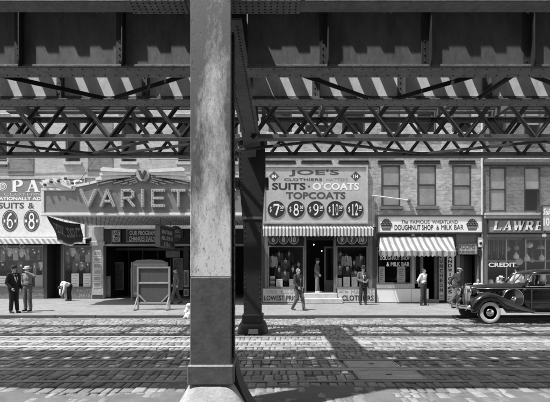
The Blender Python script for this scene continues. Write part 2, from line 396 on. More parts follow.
SERIF = {
 'P': [([(.28, 0), (.28, 1)], T_), (arc(.45, .72, .33, .25, 95, -95), t_, T_), ([(.3, .97), (.46, .97)], t_), ([(.3, .47), (.46, .47)], t_), sf(.28, .02, .46), sf(.22, .98, .3)],
 'A': [([(.5, 1), (.82, 0)], T_), ([(.5, 1), (.18, 0)], t_ * 1.2), ([(.3, .32), (.7, .32)], t_), sf(.17, .02, .34), sf(.82, .02, .4)],
 'N': [([(.2, 1), (.8, 0)], T_), ([(.2, 0), (.2, 1)], t_), ([(.8, 0), (.8, 1)], t_), sf(.2, .02, .3), sf(.8, .98, .3), sf(.15, .98, .26)],
 'T': [([(.5, 0), (.5, 1)], T_), ([(.05, .96), (.95, .96)], t_), ([(.07, .98), (.07, .72)], .05), ([(.93, .98), (.93, .72)], .05), sf(.5, .02, .44)],
 'S': [(arc(.5, .74, .3, .23, 20, 250), t_, T_ * .9), (arc(.5, .26, .33, .24, 70, -160), T_ * .7, T_ * .6)],
 'L': [([(.26, 0), (.26, 1)], T_), ([(.26, .035), (.86, .035)], t_), ([(.88, 0), (.88, .26)], .06), sf(.24, .02, .4), sf(.26, .98, .44)],
 'W': [([(.1, 1), (.32, 0)], T_ * .8), ([(.32, 0), (.5, .9)], t_), ([(.5, 1), (.7, 0)], T_ * .8), ([(.7, 0), (.9, 1)], t_), sf(.1, .98, .24), sf(.5, .98, .22), sf(.9, .98, .2)],
 'R': [([(.24, 0), (.24, 1)], T_), (arc(.45, .73, .3, .24, 95, -95), t_, T_), ([(.26, .97), (.46, .97)], t_), ([(.26, .49), (.46, .49)], t_), ([(.5, .49), (.84, .03)], T_), sf(.24, .02, .42), sf(.2, .98, .3), sf(.88, .02, .2)],
 'E': [([(.26, 0), (.26, 1)], T_), ([(.26, .035), (.82, .035)], t_), ([(.26, .965), (.8, .965)], t_), ([(.26, .5), (.62, .5)], t_), ([(.84, 0), (.84, .26)], .06), ([(.81, .76), (.81, 1)], .06), ([(.62, .4), (.62, .6)], .05), sf(.22, .02, .36), sf(.22, .98, .36)],
 'C': [(arc(.52, .5, .4, .47, 45, 315, 14), t_, T_ * 1.1), ([(.84, .68), (.84, .98)], .06)],
 '0': [(arc(.5, .5, .32, .46, 0, 360, 20), .1, .1), ([(.2, .35), (.2, .65)], .14), ([(.8, .35), (.8, .65)], .14)],
 '1': [([(.5, 0), (.5, 1)], .24), ([(.5, .97), (.24, .82)], .09), sf(.5, .02, .6)],
 '2': [(arc(.48, .7, .3, .26, 170, -30), .1, .2), ([(.74, .56), (.2, .08)], .12), ([(.14, .07), (.86, .07)], .16), ([(.86, .05), (.86, .24)], .06)],
 '5': [([(.24, .95), (.82, .95)], .14), ([(.26, .95), (.24, .52)], .08), (arc(.46, .33, .32, .29, 140, -150), .08, .2)],
 '6': [(arc(.5, .3, .28, .26, 0, 360, 16), .1, .1), ([(.22, .22), (.22, .42)], .18), ([(.78, .22), (.78, .4)], .16), (arc(.72, .42, .52, .53, 175, 92), .16, .14)],
 '7': [([(.12, .93), (.88, .93)], .16), ([(.85, .9), (.42, 0)], .2), ([(.13, .98), (.13, .72)], .06)],
 '8': [(arc(.5, .74, .24, .22, 0, 360, 16), .13, .13), (arc(.5, .27, .3, .25, 0, 360, 16), .15, .15)],
 '9': [(arc(.5, .7, .28, .26, 0, 360, 16), .1, .1), ([(.78, .78), (.78, .58)], .18), ([(.22, .78), (.22, .6)], .16), (arc(.28, .58, .52, .53, -5, -88), .16, .14)],
}
def serif_text(s, x0, x1, y0, y1, Y, mat, parent, depth=.01, shear=0, gap=.06, widths=None, name='lettering'):
    W = [(1.25 if c == 'W' else 1.0) if widths is None else widths for c in s]; tot = sum(W) + gap * (len(s) - 1)
    X0, X1, Z0, Z1 = PX(x0, Y), PX(x1, Y), PZ(y1, Y), PZ(y0, Y); u = 0; mb = MB(); k = 0
    for c, w in zip(s, W):
        for st in SERIF[c]:
            L, Rr = stroke(st[0], *st[1:]); k += 1; d = depth + .0006 * (k % 5)      # strokes that cross lie a hair apart
            def q(p): return (X0 + (X1 - X0) * (u + p[0] * w + shear * (p[1] - .5)) / tot, Z0 + (Z1 - Z0) * p[1])
            n = len(L); fr = [Vector((q(p)[0], Y - d, q(p)[1])) for p in L + Rr]; bk = [Vector((p.x, Y, p.z)) for p in fr]
            fs = []
            for i in range(n - 1):
                fs += [(i, i + 1, n + i + 1, n + i), (i, 2 * n + i, 2 * n + i + 1, i + 1), (n + i, n + i + 1, 3 * n + i + 1, 3 * n + i)]
            fs += [(0, n, 3 * n, 2 * n), (n - 1, 3 * n - 1, 4 * n - 1, 2 * n - 1)]
            mb.add(fr + bk, fs)
        u += w + gap
    return mb.build(name, mat, parent)
def disc(cx, cy, rpx, Y, mat, parent, name='disc', depth=.015, seg=28, rim=None, sy=1.0):
    r = rpx / F * Y; c = P(cx, cy, Y)
    o = MB().lathe([(r, 0), (r, -depth)], (c.x, Y, c.z), 'y', seg, 1, sy).build(name, mat, parent)
    if rim: MB().tube([(c.x + r * math.cos(2 * math.pi * k / seg), Y - depth, c.z + r * sy * math.sin(2 * math.pi * k / seg)) for k in range(seg)], .012, 5, True).build('rim', rim, o)
    return o
def panel(x0, x1, y0, y1, Y, depth, mat, name, parent, c=.006):
    return MB().bbox(PX(x0, Y), PX(x1, Y), Y - depth, Y, PZ(y1, Y), PZ(y0, Y), c).build(name, mat, parent)
def frame_px(x0, x1, y0, y1, Y, w, depth, mat, name, parent):
    """four rails round a photo rectangle, w metres wide, inside it"""
    X0, X1, Z0, Z1 = PX(x0, Y), PX(x1, Y), PZ(y1, Y), PZ(y0, Y); m = MB()
    m.bbox(X0, X1, Y - depth, Y, Z1 - w, Z1, .004); m.bbox(X0, X1, Y - depth, Y, Z0, Z0 + w, .004)
    m.bbox(X0, X0 + w, Y - depth, Y, Z0 + w, Z1 - w, .004); m.bbox(X1 - w, X1, Y - depth, Y, Z0 + w, Z1 - w, .004)
    return m.build(name, mat, parent)
def wall_holes(mb, x0, x1, z0, z1, y0, y1, holes):
    xs = sorted({x0, x1, *[h[0] for h in holes], *[h[1] for h in holes]}); xs = [x for x in xs if x0 <= x <= x1]
    for a, b in zip(xs, xs[1:]):
        mid = (a + b) / 2; cur = z0
        for h in sorted([h for h in holes if h[0] < mid < h[1]], key=lambda h: h[2]):
            if h[2] > cur: mb.box(a, b, y0, y1, cur, h[2])
            cur = h[3]
        if cur < z1: mb.box(a, b, y0, y1, cur, z1)
    return mb
# ------------------------------------------------------------------ ground, road, sidewalk
SW = .10                                               # sidewalk height above the road
YK = 15.3                                              # kerb line
YW, YL = 21.3, 24.2                                    # fronts of the right-hand row and of the set-back theatre row
struct(MB().box(-1500, 1500, -1500, 1500, -.5, -.12).build('ground', 'asphalt'))
def patchiness(x, y):
    n = noise.fractal(Vector((x * .55, y * 1.3, 3.1)), 1, 2, 5)
    k = max(0, min(1, 1 - (y - 5.7) / 1.1)) * 1.05 + max(0, (y - 13.2) / 2.0) * (.9 if x < -2.5 or x > 1.5 else .2)
    return n * .9 + k - .55
road_m = MB(); nx, ny = 270, 170; vs_ = []; fs = []
for j in range(ny + 1):
    for i in range(nx + 1):
        x = -17 + 34 * i / nx; y = 1.5 + (YK - 1.5) * j / ny
        k = max(0, min(1, patchiness(x, y) * 2.2 + .4))
        z = -.026 + .032 * k + .004 * noise.noise(Vector((x * 6, y * 6, 0)))
        vs_.append((x, y, z))
for j in range(ny):
    for i in range(nx): fs.append((j * (nx + 1) + i, j * (nx + 1) + i + 1, (j + 1) * (nx + 1) + i + 1, (j + 1) * (nx + 1) + i))
road_m.add(vs_, fs)
road = struct(road_m.build('road', 'asphalt', smooth=True, fix=False))
RAILS = [6.62, 8.21, 9.62, 11.05]; SLOTS = [7.42, 10.33]
for y in RAILS:
    o = MB().bbox(-17, 17, y - .032, y + .032, -.06, .006, .006).build('rail', 'rail_steel', road)
    MB().box(-17, 17, y - .085, y - .034, -.05, -.012).build('flangeway', 'rail_dark', o)
for y in SLOTS:
    for s in (-1, 1): MB().bbox(-17, 17, y + s * .05 - .035, y + s * .05 + .035, -.05, .004, .004).build('slot_rail', 'iron_plate', road)
HATCH = [(P(372, 363.6, GY(363.6)).x - .02, 7.53, 8.1, .95), (P(390, 373, GY(373)).x - .05, 6.72, 7.31, 1.08), (P(354, 341.3, GY(341.3)).x, 9.95, 10.22, .75)]
def in_hatch(x, y): return any(h[0] - h[3] / 2 - .06 < x < h[0] + h[3] / 2 + .06 and h[1] - .04 < y < h[2] + .04 for h in HATCH)
bands = [2.2, 6.62, 7.42, 8.21, 9.62, 10.33, 11.05, 15.1]
pads = [0, .07, .09, .07, .07, .09, .07, 0]
setts = []
for bi in range(len(bands) - 1):
    a, b = bands[bi] + pads[bi], bands[bi + 1] - pads[bi + 1]; n = max(1, round((b - a) / .265)); h = (b - a) / n
    for r in range(n):
        yc = a + h * (r + .5); x = -16.5 + random.random() * .2; wob = random.uniform(-.012, .012)
        while x < 16.5:
            w = random.uniform(.10, .19)
            if not in_hatch(x + w / 2, yc): setts.append((x + w / 2, yc + wob + random.uniform(-.016, .016), w - random.uniform(.010, .024), h - random.uniform(.012, .045)))
            x += w
def sett_geo(w, d, z0, jit):
    j = lambda k: random.uniform(-jit, jit) * k
    lo = [(x + j(w), y + j(d), z0) for x, y in ((-w / 2, -d / 2), (0, -d / 2), (w / 2, -d / 2), (w / 2, d / 2), (0, d / 2), (-w / 2, d / 2))]
    def ring(k, z, q): return [(x * k, y * (1 - (1 - k) * q), z + random.uniform(-.0025, .0025)) for x, y, _ in lo]
    A, B, C = ring(.985, -.022, .8), ring(.94, -.005, .7), ring(.80, .001, .8)
    fs = []
    for r in range(3): fs += [(r * 6 + k, r * 6 + (k + 1) % 6, r * 6 + 6 + (k + 1) % 6, r * 6 + 6 + k) for k in range(6)]
    return lo + A + B + C, fs + [(18, 19, 22, 23), (19, 20, 21, 22)]
vis = [s for s in setts if abs(s[0]) < 275 / F * s[1] and GY(401) < s[1] and s[1] > 6.0 and patchiness(s[0], s[1]) < .05
       and not (PX(182, s[1]) < s[0] < PX(240, s[1]))]
vis.sort(key=lambda s: s[1]); near = set(vis[:300])
protos = []
for k in range(12):
    g = sett_geo(1, 1, -.06, .05); me = MB().add(*g).mesh('paving_stone', 'sett', True, fix=False)
    protos.append(me)
rest = MB()
for s in setts:
    tx, ty, dz = random.uniform(-.012, .012), random.uniform(-.008, .008), random.gauss(.0, .0065)
    if s in near:
        o = link('paving_stone', random.choice(protos), None, (s[0], s[1], dz)); o.scale = (s[2], s[3], 1); o.rotation_euler = (ty * 1.5, tx * 1.5, random.uniform(-.05, .05)); attach(o, road)
    else:
        v, f = sett_geo(s[2], s[3], -.06, .05)
        rest.add([(x + s[0], y + s[1], z + dz + x * tx + y * ty) for x, y, z in v], f)
stuff(rest.build('paving_stones', 'sett', road, True, fix=False))
for k, h in enumerate(HATCH):
    lab = ['narrow iron hatch plate set beside the bright streetcar rail', 'large iron hatch plate between the conduit slot and the nearest rail', 'small iron cover among the setts between the far streetcar rails'][k]
    t = thing('iron_hatch', lab, 'hatch', (h[0], (h[1] + h[2]) / 2, 0))
    m_ = MB().bbox(h[0] - h[3] / 2 + .03, h[0] + h[3] / 2 - .03, h[1] + .03, h[2] - .03, -.03, .004, .004); m_.build('plate', 'iron_plate', t)
    fr = MB()
    fr.box(h[0] - h[3] / 2, h[0] + h[3] / 2, h[1], h[1] + .022, -.05, .006); fr.box(h[0] - h[3] / 2, h[0] + h[3] / 2, h[2] - .022, h[2], -.05, .006)
    fr.box(h[0] - h[3] / 2, h[0] - h[3] / 2 + .022, h[1] + .022, h[2] - .022, -.05, .006); fr.box(h[0] + h[3] / 2 - .022, h[0] + h[3] / 2, h[1] + .022, h[2] - .022, -.05, .006)
    fr.build('rim', 'concrete_base', t)
    MB().bbox(h[0] - .05, h[0] + .05, (h[1] + h[2]) / 2 - .02, (h[1] + h[2]) / 2 + .02, .004, .012, .004).build('lifting_bar', 'rail_dark', t)
# kerb stones and sidewalk flags
sw = struct(MB().box(-20, 20, YK + .16, YL + 3, -.1, SW - .006).build('sidewalk', 'sidewalk'))
x = -18.0
while x < 18:
    w = random.uniform(1.4, 2.3)
    MB().bbox(x + .004, x + w - .004, YK + random.uniform(-.008, .008), YK + .157, -.09, SW + random.uniform(-.004, .004), .012).build('kerb_stone', 'kerb_granite', sw); x += w
ys = [YK + .165, 16.9, 18.5, 20.1, 21.7, 23.3, YL + .6]
for a, b in zip(ys, ys[1:]):
    x = -18.0 + random.random()
    while x < 18:
        w = 1.55
        MB().bbox(x + .005, x + w - .005, a + .005, b - .005, SW - .05, SW + random.uniform(-.002, .002), .006).build('paving_flag', 'sidewalk', sw); x += w
# litter in the gutter
SCRAP = ((22, 'the two talking men'), (60, 'the bent man'), (97, 'the stills pier'), (150, 'the wooden display board'), (271, 'the far pillar'), (330, 'the tailor steps'), (421, 'the man in white shirt'), (390, 'the doughnut window'))
for px, where in SCRAP:
    y = YK - random.uniform(.1, .6)
    a = random.uniform(.02, .05); x = PX(px, y); h = [random.uniform(.0, .03) for _ in range(6)]
    m_ = MB(); pts = [(x + a * math.cos(k * 1.05) * random.uniform(.7, 1.3), y + a * math.sin(k * 1.05), .012 + h[k]) for k in range(6)]
    m_.add(pts + [(p[0], p[1], p[2] - .012) for p in pts], [(0, 1, 2, 3, 4, 5), (11, 10, 9, 8, 7, 6)] + [(k, 6 + k, 6 + (k + 1) % 6, (k + 1) % 6) for k in range(6)])
    tag(m_.build('paper_scrap', 'paper'), 'crumpled scrap of pale paper in the gutter in front of ' + where, 'litter', 'paper scraps along the far gutter')

# ------------------------------------------------------------------ the elevated railway over the street
X0, X1 = -15.0, 14.0
YN, Y1, Y2, Y3, Y4 = 5.12, 6.1, 7.46, 10.0, 11.8
SEG = [(X0, -.84), (-.40, X1)]                         # the long girders stop against the cross girder
def angle_chord(mb, y, z0, leg, th, up, segs):         # pair of angles: one flat leg, one upright leg, along X
    for a, b in segs:
        mb.bbox(a, b, y - leg, y + leg, z0, z0 + th, .004)
        mb.bbox(a, b, y - .03, y + .03, z0 + (th if up > 0 else -leg), z0 + (leg + th if up > 0 else 0), .004)
def plate_girder(y, zb, zt, stiff, label, mats, rivs):
    g = thing('plate_girder', label, 'girder', (0, y, zb))
    for a, b in SEG:
        MB().box(a, b, y - .008, y + .008, zb + .02, zt - .02).build('web_plate', mats[0], g)
        f = MB(); f.bbox(a, b, y - .15, y + .15, zb, zb + .026, .004); f.bbox(a, b, y - .032, y + .032, zb + .026, zb + .115, .005)
        f.build('bottom_flange', mats[1], g)
        f = MB(); f.bbox(a, b, y - .09, y + .15, zt - .03, zt, .004); f.bbox(a, b, y - .03, y + .03, zt - .12, zt - .03, .005)
        f.build('top_flange', mats[2], g)
    rv = MB()
    for x in stiff:
        s = MB(); s.bbox(x - .07, x + .07, y - .024, y - .008, zb + .118, zt - .122, .003); s.bbox(x + .035, x + .055, y - .115, y - .024, zb + .03, zt - .122, .003)
        s.bbox(x - .07, x + .07, y + .008, y + .024, zb + .118, zt - .122, .003)
        s.build('stiffener', mats[3], g)
        z = zb + .16
        while z < zt - .14: rv.rivet((x - .02, y - .024, z), .014); z += .095
    x = X0 + .1
    while x < X1:
        if -.84 < x < -.4: x += .16; continue
        rv.rivet((x, y - .11, zb), .013, (0, 0, -1)); rv.rivet((x + .08, y + .08, zb), .013, (0, 0, -1)); rv.rivet((x, y - .032, zb + .075), .014); rv.rivet((x, y - .03, zt - .075), .013); x += .16
    stuff(rv.build('rivets', 'steel_black', g)); return g
st1 = [PX(20 + 101.4 * k, Y1) for k in range(-8, 15)]; st1 = [x for x in st1 if X0 < x < X1 and not -1.0 < x < -.45]
plate_girder(Y1, PZ(73, Y1), 5.74, st1, 'riveted plate girder nearest overhead, shade put into its dark colour, sun only along its foot', ('steel_web_shaded', 'steel_flange', 'steel_black', 'steel_dark'), True)
st2 = [PX(61 + 85 * k, Y2) for k in range(-8, 15)]
plate_girder(Y2, PZ(103, Y2), 5.74, st2, 'plate girder toned pale as if lit, striped by slanting bars of sunlight', ('steel_web_lit', 'steel_flange', 'steel_dark', 'steel_mid'), True)
def lattice_girder(y, zb, zt, bay, ph, label, tone, w=.105, counter=True, segs=None):
    segs = segs or SEG
    g = thing('lattice_girder', label, 'girder', (0, y, zb))
    ct = 'steel_mid' if tone == 'steel_dark' else tone; c = MB(); angle_chord(c, y, zb, .11, .024, 1, segs); c.build('bottom_chord', ct, g)
    c = MB(); angle_chord(c, y, zt - .024, .11, .024, -1, segs); c.build('top_chord', ct, g)
    n = int((X1 - X0) / bay); a, b = zb + .03, zt - .03
    up = MB().beam((0, 0, a), (bay, 0, b), .012, w, (0, 0, 1)); up.beam((.0, -.03, a + .0), (bay, -.03, b), .05, .012, (0, 0, 1)); mu = up.mesh('lattice_bar', tone)
    dn = MB().beam((0, 0, b), (bay, 0, a), .012, w, (0, 0, 1)); dn.beam((.0, -.03, b), (bay, -.03, a), .05, .012, (0, 0, 1)); md = dn.mesh('lattice_bar', 'steel_mid' if tone == 'steel_dark' else tone)  # falling bars paler than rising ones: the light they catch, put into colour
    for i in range(n):
        x = X0 + i * bay + ph
        if len(segs) > 1 and -1.1 < x + bay / 2 < -.2: continue
        attach(link('lattice_bar', mu if i % 2 else md, None, (x, y - .04, 0)), g)
        if counter: attach(link('lattice_bar', md if i % 2 else mu, None, (x + bay * .12, y + .13, 0)), g)
    rv = MB(); gs = MB().bbox(-.13, .13, -.045, -.033, -.07, .07, .003).mesh('gusset_plate', tone)
    for i in range(n + 1):
        x = X0 + i * bay + ph; zz = a + .04 if (i % 2) else b - .04
        if len(segs) > 1 and -.97 < x < -.27: continue
        attach(link('gusset_plate', gs, None, (x, y, zz)), g)
        for dx in (-.08, 0, .08): rv.rivet((x + dx, y - .046, zz + .02), .013); rv.rivet((x + dx, y - .046, zz - .04), .013)
    stuff(rv.build('rivets', tone, g)); return g
ZT = 6.02
lattice_girder(Y3, PZ(140, Y3), ZT, .84, PX(5, Y3) - X0 - .84 * int((PX(5, Y3) - X0) / .84), 'dark lattice girder crossing the view, nearer of the two open ones', 'steel_dark')
lattice_girder(Y4, PZ(157, Y4), ZT, .80, .3, 'lower lattice girder farther back, carried on the far pillar', 'steel_dark', .085)
gN = lattice_girder(YN, PZ(7, YN), ZT, .9, .1, 'weathered girder edge along the very top, on the near pillar', 'steel_flange', segs=[(X0, X1)])
rv = MB(); zN = PZ(7, YN)
for a, b in ((130, 187), (231, 300)):
    xa, xb = PX(a, YN), PX(b, YN); MB().bbox(xa, xb, YN - .145, YN - .125, zN - .02, zN + .45, .004).build('splice_plate', 'steel_flange', gN); MB().bbox(xa, xb, YN - .12, YN + .12, zN - .014, zN - .001, .003).build('splice_plate', 'steel_flange', gN)
    x = xa + .04
    while x < xb:
        for q in range(4): rv.rivet((x, YN - .145, zN + .012 + q * .055), .013)
        for q in range(4): rv.rivet((x, YN - .09 + q * .06, zN - .014), .013, (0, 0, -1))
        x += .075
stuff(rv.build('rivets', 'steel_black', gN))
# lateral bracing between the bottom flanges
lat = thing('lateral_bracing', 'zigzag of slender steel angles braced under the two plate girders', 'bracing', (0, 6.9, 4.8))
zig = [(-90, 0), (-8, 0), (106, 1), (112, 1), (192, 0), (298, 0), (370, 1), (396, 1), (482, 0), (478, 1), (516, 0), (527, 0), (590, 1), (690, 0)]
def zp(p): Yq = (Y1 + .1, Y2 - .1)[p[1]]; return Vector((PX(p[0], Yq), Yq, PZ(73, Y1) + .04 if p[1] == 0 else PZ(103, Y2) + .035))
for a, b in ((1, 2), (3, 4), (5, 6), (7, 8), (9, 10), (11, 12), (12, 13)):
    m_ = MB().beam(zp(zig[a]), zp(zig[b]), .012, .07); pa, pb = zp(zig[a]) + Vector((0, .03, .03)), zp(zig[b]) + Vector((0, .03, .03)); m_.beam(pa, pb, .06, .012)
    m_.build('brace', 'steel_black', lat)
lat2 = thing('lateral_bracing', 'slack-looking steel braces slung under the two lattice girders', 'bracing', (0, 10.9, 4.9))
zl = PZ(140, Y3) - .02; zh = PZ(157, Y4) + .05
for a, b in ((-30, 92), (148, 92), (215, 120), (318, 205), (318, 420), (545, 425), (545, 600)):
    pa = Vector((PX(a, Y3 + .1), Y3 + .1, zl)); pb = Vector((PX(b, Y4 - .1), Y4 - .1, zh))
    MB().beam(pa, pb, .07, .014).beam(pa + Vector((0, 0, .03)), pb + Vector((0, 0, .03)), .012, .06).build('brace', 'steel_dark', lat2)
# cross girders above the pillars, carrying the long ones
XC, XF = -.745, -.64
cg = thing('cross_girder', 'deep cross girder bridging from near pillar back to far pillar', 'girder', (XC, 8, 5))
ya, ye = 5.42, 11.5
m_ = MB(); m_.beam((-.63, ya, 5.43), (-.60, ye, 5.43), .016, .80); m_.build('web_plate', 'steel_black', cg)
m_ = MB(); m_.beam((-.63, ya, 4.985), (-.575, 9.9, 4.985), .40, .03); m_.beam((-.575, 9.9, 4.985), (-.62, ye, 5.06), .44, .03); m_.build('bottom_flange', 'steel_mid', cg)
m_ = MB(); m_.beam((-.63, ya, 5.845), (-.60, ye, 5.845), .32, .03); m_.build('top_flange', 'steel_dark', cg)
rv = MB()
for i in range(56):
    t = (i + .5) / 56; y = ya + .1 + (9.9 - ya - .1) * t; x = -.63 + .055 * t
    for q in (-.13, .13): rv.rivet((x + q, y, 4.969), .017, (0, 0, -1))
    rv.rivet((-.61, y, 5.10), .015, (1, 0, 0))
stuff(rv.build('rivets', 'steel_black', cg))
for y in (Y1, Y2, Y3):
    m_ = MB(); m_.bbox(-.615, -.405, y - .06, y - .045, 5.02, 5.8, .003); m_.bbox(-.835, -.64, y - .06, y - .045, 5.02, 5.8, .003); m_.build('connection_plate', 'steel_dark', cg)
# track decks: sleepers across the girders, guard timbers, running rails
def track_deck(label, ya, yb, zb, jit, yr, guards, planks, hw, step=.405):
    d = thing('track_deck', label, 'track', (0, (ya + yb) / 2, zb))
    protos = [MB().bbox(-hw, hw, 0, L, 0, .19, .008).mesh('sleeper', 'timber') for L in (yb - ya, yb - ya + .03, yb - ya + .012, yb - ya - .012)]
    x = X0 + .1; i = 0
    while x < X1:
        long = i % 7 == 3
        k = 1 if long else random.choice((0, 0, 2, 3))
        o = link('sleeper', protos[k], None, (x + random.uniform(-.015, .015), ya - (.03 if long else (0, 0, .012, -.012)[k]), zb)); attach(o, d)
        x += step; i += 1
    for y in guards: MB().bbox(X0, X1, y, y + .16, zb + .192, zb + .34, .008).build('guard_timber', 'timber', d)
    for y in planks:
        x = X0 + random.random()
        while x < X1:
            L = random.uniform(2.6, 4.2)
            if random.random() > .07: MB().bbox(x, x + L - .01, y + random.uniform(0, .01), y + .19, zb + .192, zb + .235, .004).build('plank', 'timber', d)
            x += L
    for y in yr: MB().bbox(X0, X1, y - .035, y + .035, zb + .192, zb + .33, .01).build('running_rail', 'rail_dark', d)
    return d
track_deck('near open timber track deck that lets sunlight through in bars', Y1 - .90 * SY, Y2 + .27, 5.745, .01, (Y1 + .06, Y2 + .04), (Y1 - .995 * SY, Y2 + .1), [Y1 + .16 + .205 * k for k in range(3)], .086)
track_deck('far open timber track deck seen dark above the lattice girders', Y3 - .35, Y4 + .3, ZT + .003, .01, (Y3 + .1, Y4 - .1), (), [Y3 - .3, Y3 + .45, Y4 - .45, Y4 + .05], .055, 1.62)
fw = thing('shadewalk', 'plank footwalk added unseen on the nearest girder to shade the one behind', 'shade planks', (0, 5.3, ZT))  # added planks, out of view, keeping skylight off the girder behind
for k in range(4):
    x = X0 + random.random()
    while x < X1:
        L = random.uniform(2.6, 4.2); y = 4.86 + .2 * k
        MB().bbox(x, x + L - .01, y + random.uniform(0, .01), y + .19, ZT + .082, ZT + .125, .004).build('plank', 'timber', fw); x += L
for i in range(18): MB().bbox(X0 + .6 + 1.6 * i, X0 + .7 + 1.6 * i, 4.88, 5.64, ZT + .002, ZT + .081, .006).build('bearer', 'timber', fw)
# platform added above and behind the viewer, unseen, to keep skylight off the steel
pf = thing('shade_platform', 'unseen timber platform added above the viewer to shade the steel', 'platform', (0, -1.2, 6.0))
for k in range(22): MB().bbox(X0, X1, -6 + .4 * k, -6 + .4 * k + .392, 6.0, 6.06, .006).build('plank', 'timber', pf)
for k in range(15): MB().bbox(X0 + .4 + 2 * k, X0 + .6 + 2 * k, -6, 2.79, 5.7, 5.998, .01).build('joist', 'timber', pf)
for x in (-12, -4, 4, 12):
    MB().bbox(x - .2, x + .2, -2.9, -2.5, 0, 5.4, .02).build('pillar', 'steel_dark', pf)
MB().bbox(X0, X1, -2.85, -2.55, 5.4, 5.698, .02).build('beam', 'steel_dark', pf)
# ---- near pillar
np_ = thing('steel_pillar', 'tall riveted pillar in the foreground, peeling whitewash above dark paint', 'pillar', (XC, 5.15, 0))
yf = 4.9; xl, xr = PX(190.2, yf), PX(231.2, yf); yb = 5.42
zd = PZ(277, yf)
MB().bbox(xl, xr, yf, yf + .03, zd, 5.6, .012).build('cover_plate', 'whitewash', np_)
MB().bbox(xl - .002, xr + .002, yf - .003, yf + .032, .64, zd, .012).build('painted_dado', 'pillar_paint', np_)
m_ = MB(); m_.box(xl + .05, xl + .065, yf + .032, yb - .03, .3, 4.96); m_.box(xr - .065, xr - .05, yf + .032, yb - .03, .3, 4.96); m_.build('web_plate', 'steel_black', np_)
MB().bbox(xl, xr, yb - .03, yb, .3, 4.77, .01).build('back_plate', 'steel_dark', np_)
an = MB(); rv = MB()
for s, xx in ((1, xr), (-1, xl)):
    an.bbox(xx - s * .05, xx - s * .006, yf + .033, yf + .105, .3, 4.76, .004); an.bbox(xx - s * .05, xx - s * .006, yb - .105, yb - .033, .3, 4.76, .004)
    z = .75
    while z < 4.75:
        rv.rivet((xx - s * .006, yf + .072, z), .017, (s, 0, 0)); rv.rivet((xx - s * .006, yb - .072, z + .05), .017, (s, 0, 0)); z += .115
an.build('corner_angle', 'steel_dark', np_); stuff(rv.build('rivets', 'steel_dark', np_))
m_ = MB(); z1, z0 = PZ(364.5, yf), PZ(384.5, yf)
m_.bbox(xl - .035, xr + .035, yf - .035, yb + .035, z0, z1, .018); m_.build('plinth', 'pillar_paint', np_)
def rsq(cx, cy, hx, hy, z, r=.35, n=28):
    out = []
    for k in range(n):
        a = 2 * math.pi * k / n + math.pi / n; c, s = math.cos(a), math.sin(a); e = 2 / 5
        out.append((cx + hx * abs(c) ** e * (1 if c > 0 else -1), cy + hy * abs(s) ** e * (1 if s > 0 else -1), z))
    return out
cx, cy = (xl + xr) / 2, (yf + yb) / 2; hx, hy = (xr - xl) / 2, (yb - yf) / 2
secs = [rsq(cx, cy, hx + a, hy + a, z) for a, z in ((.012, z0 - .001), (.035, z0 - .03), (.075, z0 - .10), (.12, z0 - .18), (.17, z0 - .27), (.21, z0 - .36), (.235, -.1))]
MB().loft(secs).build('concrete_footing', 'concrete_base', np_, smooth=True)
fl = []
for t in range(9):
    a = t / 8; fl.append((xr + .04 + .235 * a ** 1.6, z1 - .03 - (z1 - .06) * a ** .9))
pl = [(x, z) for x, z in fl] + [(x - .05, z) for x, z in reversed(fl)]
MB().prism(pl, yf + .1, yb + .02).build('curved_flange', 'steel_black', np_)
# ---- far pillar
fp = thing('steel_pillar', 'black riveted pillar near the far kerb, widening under the girders', 'pillar', (XF, 11.85, 0))
yf, yb = 11.55, 12.1
def fx(px): return PX(px, yf)
prof = [(243.6, 261.4, 323), (243.6, 261.4, 232), (242, 262.5, 215), (239, 264.8, 178), (238.4, 265.4, 158), (239.5, 264.4, 141)]
secs = []
for a, b, y in prof:
    z = PZ(y, yf); secs.append([(fx(a), yf, z), (fx(b), yf, z), (fx(b), yb, z), (fx(a), yb, z)])
MB().loft(secs).build('shaft', 'steel_black', fp)
m_ = MB(); m_.bbox(fx(236.5), fx(267), yf - .03, yb + .03, PZ(141, yf), PZ(137.2, yf), .01); m_.build('cap', 'steel_dark', fp)
m_ = MB()
for a, b, y in ((240.4, 245, 183),): m_.bbox(fx(234.5), fx(238.6), yf + .05, yb - .05, PZ(187, yf), PZ(177, yf), .006); m_.bbox(fx(265.2), fx(268.5), yf + .05, yb - .05, PZ(187, yf), PZ(177, yf), .006)
m_.build('bracket', 'steel_black', fp)
m_ = MB(); m_.bbox(fx(242.8), fx(262.2), yf - .02, yf - .004, PZ(219.5, yf), PZ(216.8, yf), .004); m_.build('strap', 'steel_mid', fp)  # bright band of light across the shaft, put in as a paler bar
rv = MB()
for i in range(len(prof) - 1):
    a0, b0, y0 = prof[i]; a1, b1, y1 = prof[i + 1]; n = max(1, int((y0 - y1) / 5))
    for k in range(n):
        t = k / n; y = y0 + (y1 - y0) * t
        for q, o in ((a0 + (a1 - a0) * t, 1.6), (b0 + (b1 - b0) * t, -1.6)): rv.rivet((fx(q + o), yf - .001, PZ(y, yf)), .02)
stuff(rv.build('rivets', 'steel_dark', fp))
MB().bbox(fx(242), fx(263.2), yf - .05, yb + .05, PZ(323.5, yf), PZ(314.5, yf), .02).build('plinth', 'steel_black', fp)
cx, cy = (fx(243.6) + fx(261.4)) / 2, (yf + yb) / 2
secs = [rsq(cx, cy, .26 + a, .3 + a, z) for a, z in ((.03, PZ(323.5, yf)), (.08, .3), (.13, .2), (.16, .08), (.165, -.1))]
MB().loft(secs).build('iron_footing', 'steel_black', fp, smooth=True)
m_ = MB(); m_.prism([(cx - .11, .02), (cx + .17, .02), (cx + .15, .15), (cx - .09, .15)], cy - .475, cy - .35); m_.build('foot_plate', 'iron_plate', fp)
